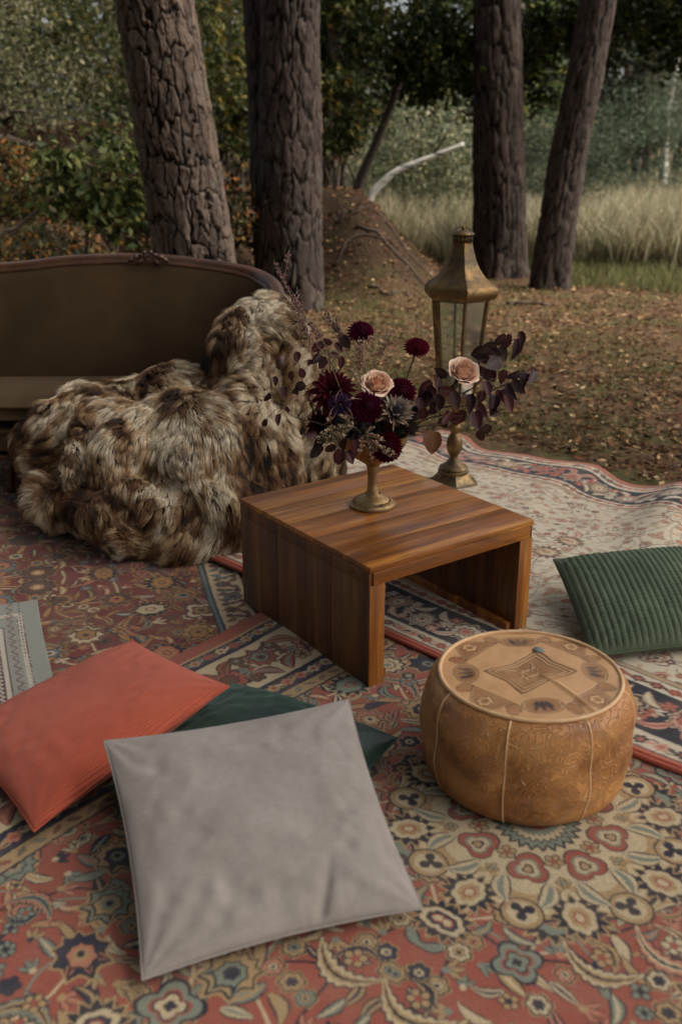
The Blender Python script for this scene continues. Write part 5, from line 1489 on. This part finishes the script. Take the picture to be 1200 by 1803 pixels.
def twigs(cen, root, mat, parent, r=.008, name='branches', seed=0, base_r=None):
    g = random.Random(seed); mb = MB(); root = [Vector(p) for p in root]
    for c in cen:
        c = Vector(c); q = min(root, key=lambda p: (p - c).length + .4 * abs(p.z - c.z))
        m_ = q.lerp(c, .5) + Vector((g.uniform(-.1, .1), g.uniform(-.1, .1), g.uniform(0, .15))) * (c - q).length
        mb.tube([q, m_, c], [r, r * .6, r * .2], 4, False)
    o = mb.build(name, mat, parent); o['kind'] = 'stuff'; return o
m = NT('thin_branch_bark'); m.p(Base_Color=m.mix(m.noise(m.coord('Object'), 20, 3), C(58, 48, 40), C(92, 80, 68)), Roughness=.9); M_BRANCH = m.m
m = NT('birch_bark'); co = m.coord('Object'); b_ = m.noise(m.coord('Object', scale=(3, 3, 18)), 1.5, 4, .6)
m.p(Base_Color=m.mix(m.ramp(b_, [(.56, 0), (.64, 1)]), C(206, 202, 190), C(70, 64, 58)), Roughness=.7); M_BIRCH = m.m

def pine(label, path, radii, mat, seed, crown_c, crown_r, **kw):
    p0 = path[0]; t = thing('pine_tree', label, 'tree', (p0[0], p0[1], tz(p0[0], p0[1])), group='pines round the clearing')
    trunk(t, path, radii, mat, seed, **kw)
    g = np.random.default_rng(seed); loc = np.array(t.location)
    pts, cen = clumps(g, 34, 40, (*(np.array(crown_c) - loc), *crown_r), .55)
    obj('crown', leaf_cloud('crown', pts, .22, [(44, 56, 34), (56, 68, 40), (38, 48, 32)], seed, narrow=.3), t)
    twigs(cen[:26], [Vector(path[-1]) - Vector(loc), Vector(path[-2]) - Vector(loc)], M_BRANCH, t, .04, 'limbs', seed)
    return t
pine('rough barked pine trunk leaning back behind the middle of the sofa', [(-.91, 6.8, tz(-.91, 6.8) - .1), (-.97, 6.8, .67), (-1.06, 6.82, 1.45), (-1.147, 6.85, 2.19), (-1.30, 6.9, 3.4), (-1.6, 7.0, 6), (-1.9, 7.1, 9)], [.285, .25, .228, .208, .19, .16, .12], M_PINE, 3, (-2.0, 7.2, 9.5), (2.0, 2.0, 1.6), plates=(.072, .20), depth=.028, nseg=260, step=.010)
pine('upright pine trunk standing just behind the scrolled end of the sofa', [(-.46, 9.2, tz(-.46, 9.2) - .1), (-.455, 9.2, .4), (-.44, 9.22, 1.4), (-.42, 9.25, 2.48), (-.36, 9.3, 4), (-.3, 9.4, 7), (-.2, 9.5, 10)], [.30, .265, .225, .195, .18, .15, .1], M_PINE2, 5, (-.2, 9.5, 10.5), (2.0, 2.0, 1.6), plates=(.085, .32), depth=.034, nseg=190, step=.02, flare=.05)
pine('slim dark pine trunk pressed close behind the upright one', [(-.64, 9.62, tz(-.64, 9.62) - .1), (-.67, 9.62, .7), (-.68, 9.62, 1.4), (-.715, 9.63, 2.5), (-.80, 9.7, 4), (-1.0, 9.8, 7)], [.17, .15, .13, .12, .10, .07], M_PINE2, 7, (-1.0, 9.8, 7.5), (1.4, 1.4, 1.2), plates=(.06, .26), depth=.022, nseg=90, step=.05)
pine('thick straight pine trunk on the rise behind the lantern', [(1.78, 11.5, tz(1.78, 11.5) - .1), (1.77, 11.5, .4), (1.70, 11.5, 1.5), (1.61, 11.52, 2.76), (1.5, 11.6, 4.5), (1.4, 11.7, 8), (1.3, 11.7, 11)], [.30, .265, .225, .19, .17, .14, .1], M_PINE2, 9, (1.3, 11.7, 11.5), (2.0, 2.0, 1.6), plates=(.075, .40), depth=.038, nseg=120, step=.035, flare=.04)
pine('pine trunk leaning outwards at the edge of the meadow', [(2.16, 10.5, tz(2.16, 10.5) - .1), (2.17, 10.5, .3), (2.25, 10.5, 1.2), (2.36, 10.52, 2.0), (2.46, 10.55, 2.8), (2.8, 10.7, 5), (3.3, 10.8, 8)], [.20, .185, .17, .155, .148, .12, .08], M_PINE2, 11, (3.4, 10.8, 8.5), (1.8, 1.8, 1.5), plates=(.06, .30), depth=.024, nseg=100, step=.035, flare=.03)

# ------------------------------------------------------------------ woodland: broadleaf trees and shrubs
OAK = [(44, 56, 28), (56, 70, 34), (70, 84, 40), (38, 46, 26), (92, 96, 44), (50, 62, 32)]
YEL = [(104, 110, 62), (128, 126, 70), (92, 98, 58), (150, 130, 62), (78, 86, 52), (118, 118, 80)]
SIL = [(128, 134, 112), (108, 116, 92), (146, 148, 126), (96, 104, 80)]
BLU = [(84, 94, 72), (100, 108, 84), (66, 78, 60), (52, 62, 50)]
SCR = [(128, 128, 94), (148, 142, 104), (108, 112, 78), (96, 96, 66), (160, 150, 120)]
AUT = [(120, 78, 42), (136, 100, 52), (98, 62, 40), (84, 74, 46), (112, 100, 58), (150, 96, 44)]
DRK = [(48, 50, 34), (60, 58, 38), (40, 42, 30), (74, 66, 42)]

def shrub(name, label, cat, loc, parts, leaf, pal, seed, stems=4, r=.02, group=None, narrow=.55, droop=.25, twig_n=40, mat=M_BRANCH, trunk_path=None, trunk_r=.05):
    x, y = loc; z = tz(x, y)
    t = thing(name, label, cat, (x, y, z), group=group)
    g = np.random.default_rng(seed); rr = random.Random(seed); P = []; CN = []
    for n_cl, per, box, rad in parts:
        b = (box[0] - x, box[1] - y, box[2] - z, *box[3:])
        p, c = clumps(g, n_cl, per, b, rad); P.append(p); CN.append(c)
    P = np.concatenate(P); CN = np.concatenate(CN)
    ok = P[:, 2] > .0; P = P[ok]
    obj('foliage', leaf_cloud('foliage', P, leaf, pal, seed, droop, .45, narrow), t)
    roots = []
    if trunk_path:
        pts = catmull([Vector(p) - Vector((x, y, z)) for p in trunk_path], 8)
        mb = MB(); mb.tube(pts, [trunk_r * (1 - .6 * k / (len(pts) - 1)) for k in range(len(pts))], 10); mb.build('trunk', mat, t); roots = pts[len(pts) // 3:]
    else:
        c0 = CN.mean(0); mb = MB()
        for k in range(stems):
            e = CN[rr.randrange(len(CN))]; a = rr.uniform(0, 6.28)
            pts = bez((math.cos(a) * .1, math.sin(a) * .1, -.05), (math.cos(a) * .2, math.sin(a) * .2, e[2] * .35), (e[0] * .6, e[1] * .6, e[2] * .6), tuple(e), 8)
            mb_ = MB(); mb_.tube(pts, [r * (1 - .8 * q / 8) for q in range(9)], 6); mb_.build('stem', mat, t); roots += pts[2:]
    idx = g.permutation(len(CN))[:twig_n]
    twigs(CN[idx], roots, mat, t, r * .4, 'branches', seed)
    return t

# oak whose dark boughs hang into the view between the trunks, on the slim leaning stem
shrub('oak_tree', 'slim leaning oak with dark boughs hanging between the upright pines', 'tree', (.16, 13.0),
      [(46, 60, (.55, 12.2, 2.75, 1.25, 1.0, .55), .24), (46, 60, (1.05, 12.0, 2.25, .45, .6, .42), .26), (44, 60, (-.05, 12.4, 2.5, .5, .6, .7), .26), (30, 60, (2.1, 12.2, 2.35, .28, .5, .75), .22), (24, 60, (1.0, 12.5, 4.2, 2.0, 1.6, .9), .4)], .085, OAK, 31,
      trunk_path=[(.16, 13, tz(.16, 13) - .1), (.212, 13, .86), (.42, 13, 1.35), (.618, 13, 1.84), (.75, 13, 2.3), (.838, 13, 2.64), (1.0, 12.9, 3.6), (1.1, 12.8, 4.6)], trunk_r=.072, twig_n=80, r=.03)
shrub('oak_tree', 'oak with low leafy boughs overhanging the meadow edge', 'tree', (4.6, 12.6),
      [(80, 60, (3.5, 11.9, 2.95, 1.15, .8, .55), .30), (34, 60, (3.95, 11.9, 2.45, .55, .6, .35), .24), (26, 60, (2.75, 12.0, 2.55, .3, .5, .4), .2), (30, 60, (4.2, 12.2, 4.2, 1.6, 1.4, .9), .4)], .085, OAK, 33,
      trunk_path=[(4.6, 12.6, tz(4.6, 12.6) - .1), (4.55, 12.6, 1.2), (4.4, 12.5, 2.4), (4.2, 12.4, 4.4)], trunk_r=.16, twig_n=70, r=.03)
# yellowing saplings behind the sofa
shrub('sapling', 'yellow green sapling between the two big pine trunks', 'shrub', (-1.1, 10.6), [(40, 40, (-1.05, 10.6, 2.4, .45, .4, .75), .18), (22, 36, (-.9, 10.5, 1.5, .4, .3, .3), .15)], .085, YEL, 41, group='saplings behind the sofa')
shrub('sapling', 'young yellow leaved sapling beside the upright pine trunk', 'shrub', (.05, 11.9), [(26, 40, (-.02, 11.6, 1.75, .3, .4, .45), .16), (20, 40, (.1, 11.8, 2.7, .4, .4, .5), .2)], .085, YEL + OAK, 43, group='saplings behind the sofa')
shrub('sapling', 'leafy low sapling on the bank behind the sofa', 'shrub', (-2.0, 8.4), [(40, 40, (-1.95, 8.3, 1.15, .45, .4, .38), .16)], .085, YEL[:3] + OAK[:3], 45, group='saplings behind the sofa')
shrub('scrub', 'tangled pale scrub bush with bare twigs high on the bank', 'shrub', (-3.4, 10.6), [(110, 46, (-3.5, 10.6, 1.95, 1.25, .9, .85), .28)], .055, SCR, 47, stems=9, r=.03, twig_n=110, group='scrub on the bank')
shrub('scrub', 'tall olive scrub behind the tangled bush on the bank', 'shrub', (-2.2, 12.2), [(120, 50, (-2.3, 12.2, 2.5, 1.2, .8, 1.2), .32)], .07, YEL + SCR, 49, stems=7, r=.03, twig_n=80, group='scrub on the bank')
shrub('scrub', 'dense green scrub rising beyond the bank', 'shrub', (-4.6, 13.2), [(150, 50, (-4.4, 13.2, 2.9, 1.8, .9, 1.4), .4)], .09, YEL + SCR + OAK, 51, stems=7, r=.04, twig_n=80, group='scrub on the bank')
shrub('bramble', 'low brown and orange bramble along the foot of the bank', 'shrub', (-2.5, 7.6), [(60, 40, (-2.5, 7.5, .52, .9, .5, .26), .16)], .06, AUT + DRK * 2, 53, stems=5, r=.012, twig_n=50, group='undergrowth behind the sofa')
shrub('bramble', 'dark bramble thicket behind the leaning pine trunk', 'shrub', (-1.25, 9.2), [(70, 40, (-1.35, 9.1, .75, .75, .5, .42), .18)], .06, DRK * 3 + AUT, 55, stems=5, r=.012, twig_n=60, group='undergrowth behind the sofa')
shrub('bramble', 'rust flecked bramble higher on the bank by the pale scrub', 'shrub', (-3.1, 9.2), [(70, 40, (-3.0, 9.1, 1.05, .9, .5, .32), .18)], .06, AUT + DRK + YEL, 57, stems=5, r=.012, twig_n=60, group='undergrowth behind the sofa')
shrub('hazel', 'dark leafy hazel filling the gap beyond the earth bank', 'shrub', (-.2, 14.6), [(70, 50, (-.5, 14.5, 2.2, 1.2, .8, 1.1), .35)], .09, OAK + DRK, 59, stems=6, r=.03, group='scrub on the bank')
# pale bushes beyond the earth bank and at the meadow
shrub('willow_bush', 'pale silvery leaved bush beyond the fallen birch', 'shrub', (1.3, 16.2), [(150, 55, (1.2, 16, 1.0, 1.25, .9, .95), .3)], .06, SIL + SCR, 61, stems=6, r=.02, group='bushes at the meadow')
shrub('willow_bush', 'blue green rounded bush between the two far pine trunks', 'shrub', (4.0, 19.0), [(150, 55, (3.9, 19, .85, 1.15, .9, .95), .3)], .07, BLU, 63, stems=6, r=.02, narrow=.25, group='bushes at the meadow')
shrub('willow_bush', 'feathery grey green bush spreading behind the leaning pine', 'shrub', (7.2, 25), [(190, 55, (6.9, 25, 1.1, 1.7, 1.1, 1.5), .4)], .09, BLU + SIL[:2], 65, stems=6, r=.03, narrow=.25, group='bushes at the meadow')
shrub('willow_bush', 'pale yellow green bush seen just beside the thick pine', 'shrub', (3.0, 22.0), [(150, 55, (2.9, 22, 1.2, 1.5, .9, 1.2), .4)], .08, SIL[:2] + SCR, 67, stems=6, r=.03, group='bushes at the meadow')
# fallen birch pole
t = thing('birch_pole', 'bare white birch stem leaning across the bank behind the upright pine', 'log', (.30, 14, tz(.30, 14)))
b0 = Vector(t.location); mb = MB(); pth = catmull([Vector((.30, 14, b0.z - .05)), Vector((.381, 14, .67)), Vector((.56, 14, .88)), Vector((.756, 14, 1.03)), Vector((1.2, 14, 1.20)), Vector((1.62, 14, 1.36))], 8)
mb.tube([p - b0 for p in pth], np.linspace(.065, .028, len(pth)), 10); mb.build('stem', M_BIRCH, t)
mb = MB(); mb.tube([Vector((1.2, 14, 1.2)) - b0, Vector((1.4, 14, 1.5)) - b0, Vector((1.5, 14.05, 1.75)) - b0], [.02, .013, .005], 6); mb.build('side_branch', M_BRANCH, t)
# far birch in the meadow
shrub('birch_tree', 'thin white stemmed birch beyond the meadow grass', 'tree', (8.0, 26), [(60, 50, (8.0, 26, 2.3, .55, .5, .9), .25), (60, 50, (8.0, 26, 4.6, 1.0, .8, 1.2), .4)], .06, SIL, 69, mat=M_BIRCH, trunk_path=[(8.0, 26, -.5), (7.95, 26, .8), (7.9, 26, 2), (8.0, 26, 3.2), (8.05, 26, 5)], trunk_r=.12, r=.02, twig_n=60)
# dead branches on the bank
for lab, a, b, r in (('bare grey branch lying up the bank beside the rusty bramble', (-2.75, 7.9, .62), (-2.12, 8.0, 1.02), .022), ('crooked grey driftwood limb caught in the pale scrub', (-3.2, 9.4, 1.45), (-2.75, 9.5, 1.38), .05),
                     ('dark root running down the earth bank behind the lantern', (.15, 9.95, .62), (.95, 9.6, .18), .012), ('thin root crossing the earth bank beside the upright pine', (-.12, 9.75, .48), (.55, 9.85, .42), .010),
                     ('short root near the crest of the earth bank', (-.05, 10.1, .7), (.35, 10.2, .7), .009), ('broken twig lying at the foot of the earth bank', (.25, 9.35, .1), (.62, 9.25, .05), .012), ('long bare root along the flank of the earth bank facing the lantern', (.3, 10.2, .6), (1.0, 9.9, .2), .009),
                     ('black fallen stick on the leaf litter near the leaning pine', (1.55, 9.35, .0), (1.92, 9.3, .0), .022)):
    mb = MB(); A, B = Vector(a), Vector(b); g = random.Random(len(lab)); n = 9
    pts = []
    for k in range(n):
        p = A.lerp(B, k / (n - 1)) + Vector((0, g.uniform(-.07, .07) * (k not in (0, n - 1)), g.uniform(-.025, .025)))
        if 'bank' in lab and 'bare grey' not in lab or 'litter' in lab: p.z = tz(p.x, p.y) + .012
        pts.append(p - A)
    mb.tube(pts, [r * (1 - .5 * k / (n - 1)) for k in range(n)], 8); o = mb.build('dead_branch', M_BRANCH, loc=A); tag(o, lab, 'branch')

# ------------------------------------------------------------------ far wood, beyond the meadow and the scrub
g = np.random.default_rng(77)
def wood(name, n_tree, xr, yr, hr, pal, leaf, per, seed):
    g = np.random.default_rng(seed); P = []; tr = MB()
    for k in range(n_tree):
        x, y = g.uniform(*xr), g.uniform(*yr); h = g.uniform(*hr)
        if abs(x / y - .06) < .07: h *= .3
        if abs(x / y - .22) < .04: h *= .5
        p, c = clumps(g, 26, per, (x, y, h * .55, h * .26, h * .22, h * .48), h * .11); P.append(p)
        tr.tube([(x, y, -.2), (x + g.uniform(-.2, .2), y, h * .4), (x + g.uniform(-.3, .3), y, h * .85)], [h * .022, h * .016, h * .005], 6)
    P = np.concatenate(P); P = P[P[:, 2] > 0.02]
    o = obj(name, leaf_cloud(name, P, leaf, pal, seed)); tag(o, None, None, kind='stuff')
    b = tr.build('trunks', M_BRANCH, o); b['kind'] = 'stuff'
    return o
tag(wood('woodland', 30, (-16, 6), (19, 30), (6, 10), OAK + DRK + YEL[:2], .24, 40, 81), 'dim mixed woodland closing the view behind the bank', 'woodland')
tag(wood('woodland', 26, (6, 24), (34, 46), (5.5, 9), BLU + DRK + OAK[:2], .32, 44, 83), 'hazy grey green woodland across the meadow', 'woodland')

# ------------------------------------------------------------------ meadow grass, litter, tufts
def blades(name, X, Y, h, w, pal, seed, lean=.35):
    g = np.random.default_rng(seed); n = len(X); Z = terrain(X, Y)
    a = g.uniform(0, 2 * PI, n); H = h * g.uniform(.45, 1.15, n); Wd = w * g.uniform(.6, 1.3, n)
    le = g.normal(0, lean, (n, 2)) * H[:, None]
    b = np.column_stack([X, Y, Z]); side = np.column_stack([np.cos(a), np.sin(a), np.zeros(n)]) * Wd[:, None]
    mid = b + np.column_stack([le * .35, H * .55]); tip = b + np.column_stack([le, H * .96])
    V = np.stack([b - side, b + side, mid + side * .7, mid - side * .7, tip], 1).reshape(-1, 3)
    k = np.arange(n)[:, None] * 5
    F = np.concatenate([k + np.array([0, 1, 2]), k + np.array([0, 2, 3]), k + np.array([3, 2, 4])])
    pal = np.array([lin(*p) for p in pal]); c = pal[g.integers(0, len(pal), n)] * g.uniform(.75, 1.2, n)[:, None]
    return mesh_data(name, V, F, M_FOL, False, np.repeat(np.clip(c, 0, 1), 5, 0))
g = np.random.default_rng(91)
n = 60000; Y = 12.0 + 24 * g.random(n) ** 1.6; X = g.uniform(-.02, 1, n) * (Y * .62) + .7
ok = (Y > 11.6 + 1.5 * np.exp(-((X - 2.0) / .9) ** 2) + .4 * vnoise(np.column_stack([X, Y]), .9, 3)) & ~((X < 1.2) & (Y < 13.2)); X, Y = X[ok], Y[ok]
STRAW = [(160, 148, 116), (178, 166, 134), (138, 130, 98), (116, 118, 86), (192, 182, 152)]
tag(obj('meadow_grass', blades('meadow_grass', X, Y, .62, .012, STRAW, 92)), 'tall straw coloured meadow grass beyond the pines', 'grass', kind='stuff')
n = 9000; Y = g.uniform(9.5, 13, n); X = 2.2 + g.random(n) * 4.5; ok = vnoise(np.column_stack([X, Y]), 1.2, 5) + (Y - 11) * .5 > -.05
tag(obj('grass', blades('grass', X[ok], Y[ok], .16, .006, [(104, 108, 66), (124, 122, 78), (92, 94, 58)], 93)), 'short green grass along the meadow edge', 'grass', kind='stuff')
n = 14000; Y = 4.3 + 7 * g.random(n); X = g.uniform(-.5, 1, n) * (Y * .48); ok = (vnoise(np.column_stack([X, Y]), 1.6, 7) > .12) & (X + .25 * (Y - 4.4) * 0 + (Y - 4.9) * .9 > -.25) & (Y > 4.95 - .35 * (X - .4))
tag(obj('grass', blades('grass', X[ok], Y[ok], .075, .0030, [(92, 98, 54), (108, 106, 64), (78, 84, 48)], 94, .5)), 'sparse green grass tufts in the leaf litter beside the cream carpet', 'grass', kind='stuff')
n = 46000; Y = 3.0 + 10 * g.random(n) ** 1.15; X = g.uniform(-.75, 1, n) * (Y * .52 + .9)
rel = np.column_stack([X, Y]) - C2; sc_, tc_ = rel @ nrm2, rel @ d2
ok = ~((np.abs(sc_) < W2 + .06) & (np.abs(tc_) < T2)) & ~((X < -.1) & (Y < 4.9)) & ~((np.abs((X - .43) * -.766 + (Y - 1.785) * .643) < 1.25) & (np.abs((X - .43) * .643 + (Y - 1.785) * .766) < 1.85)); X, Y = X[ok], Y[ok]
lp = np.column_stack([X, Y, terrain(X, Y) + g.uniform(.002, .018, len(X))])
LIT = [(124, 92, 60), (104, 74, 48), (146, 112, 74), (84, 62, 42), (178, 150, 110), (112, 70, 44), (70, 52, 38)]
me = leaf_cloud('leaf_litter', lp, .046, LIT, 95, droop=0, narrow=.6, mat=M_LIT)
vv = np.empty(len(me.vertices) * 3, np.float32); me.vertices.foreach_get('co', vv); vv = vv.reshape(-1, 4, 3)
vv[:, :, 2] = lp[:, None, 2] + (vv[:, :, 2] - lp[:, None, 2]) * .42 + .004; me.vertices.foreach_set('co', vv.ravel()); me.update()
tag(obj('leaf_litter', me), 'brown fallen leaves scattered over the forest floor', 'leaf litter', kind='stuff')
n = 36000; Y = 3.4 + 8 * g.random(n) ** 1.3; X = g.uniform(-.75, 1, n) * (Y * .5 + .7)
rel = np.column_stack([X, Y]) - C2; sc_, tc_ = rel @ nrm2, rel @ d2
ok = ~((np.abs(sc_) < W2 + .05) & (np.abs(tc_) < T2)) & ~((X < -.1) & (Y < 4.9)) & ~((np.abs((X - .43) * -.766 + (Y - 1.785) * .643) < 1.25) & (np.abs((X - .43) * .643 + (Y - 1.785) * .766) < 1.85)); X, Y = X[ok], Y[ok]
a = g.uniform(0, 6.28, len(X)); L = g.uniform(.02, .06, len(X)); zz = terrain(X, Y) + g.uniform(.003, .016, len(X))
dx, dy = np.cos(a) * L, np.sin(a) * L; wx, wy = -np.sin(a) * .0012, np.cos(a) * .0012
V = np.stack([np.column_stack([X - wx, Y - wy, zz]), np.column_stack([X + wx, Y + wy, zz]), np.column_stack([X + dx, Y + dy, zz + g.uniform(0, .012, len(X))])], 1).reshape(-1, 3)
pal = np.array([lin(*p) for p in [(132, 96, 62), (112, 78, 50), (92, 66, 44)]]); cN = np.repeat(pal[g.integers(0, 3, len(X))], 3, 0)
tag(obj('pine_needles', mesh_data('pine_needles', V, np.arange(len(V)).reshape(-1, 3), M_LIT, False, cN)), 'dry pine needles strewn over the forest floor', 'pine needles', kind='stuff')

# ------------------------------------------------------------------ the wood goes on beside and behind the viewer (it shades the clearing from that side), with added shade trees
def shade_tree(label, x, y, parts, seed):  # unseen crowns, added and shaped to cut sky and sun over the foreground
    return shrub('beech_tree', label, 'tree', (x, y), parts, .42, OAK, seed, trunk_path=[(x, y, -.2), (x + .1, y, 3.4), (x, y + .2, 6.8)], trunk_r=.26, twig_n=30, r=.08, group='trees added to shade the clearing')
shade_tree('broad unseen beech added to shade the carpets and the sofa', -3.9, -.4, [(60, 40, (-.6, 2.2, 7.6, 3.6, 4.4, 1.2), .6)], 211)
shade_tree('tall unseen beech added between the carpets and the sun', 7.6, 2.2, [(84, 40, (6.8, 2.4, 7.3, 3.0, 4.0, 2.0), .6)], 213)
def edge_tree(x, y, h, seed):
    return shrub('beech_tree', 'tall dense beech at the dark side of the clearing', 'tree', (x, y), [(90, 30, (x, y, h * .55, 2.2, 2.2, h * .42), .9)], .42, OAK, seed, trunk_path=[(x, y, -.2), (x + .1, y, h * .4), (x, y + .2, h * .8)], trunk_r=.25, twig_n=20, r=.06, group='beeches at the dark side of the clearing')
src = edge_tree(-5.2, 2.0, 9, 201)
for k, (x, y, s_) in enumerate([(-4.8, -1.6, 1.05), (-3.0, -4.2, .95), (-7.6, .2, 1.15), (.6, -6.2, 1.1)]):
    c_ = src.copy(); COL.objects.link(c_); c_.location = (x, y, tz(x, y)); c_.rotation_euler = (0, 0, k * 1.3 + .5); c_.scale = (s_, s_, s_)
    for ch in src.children:
        q = ch.copy(); COL.objects.link(q); q.parent = c_
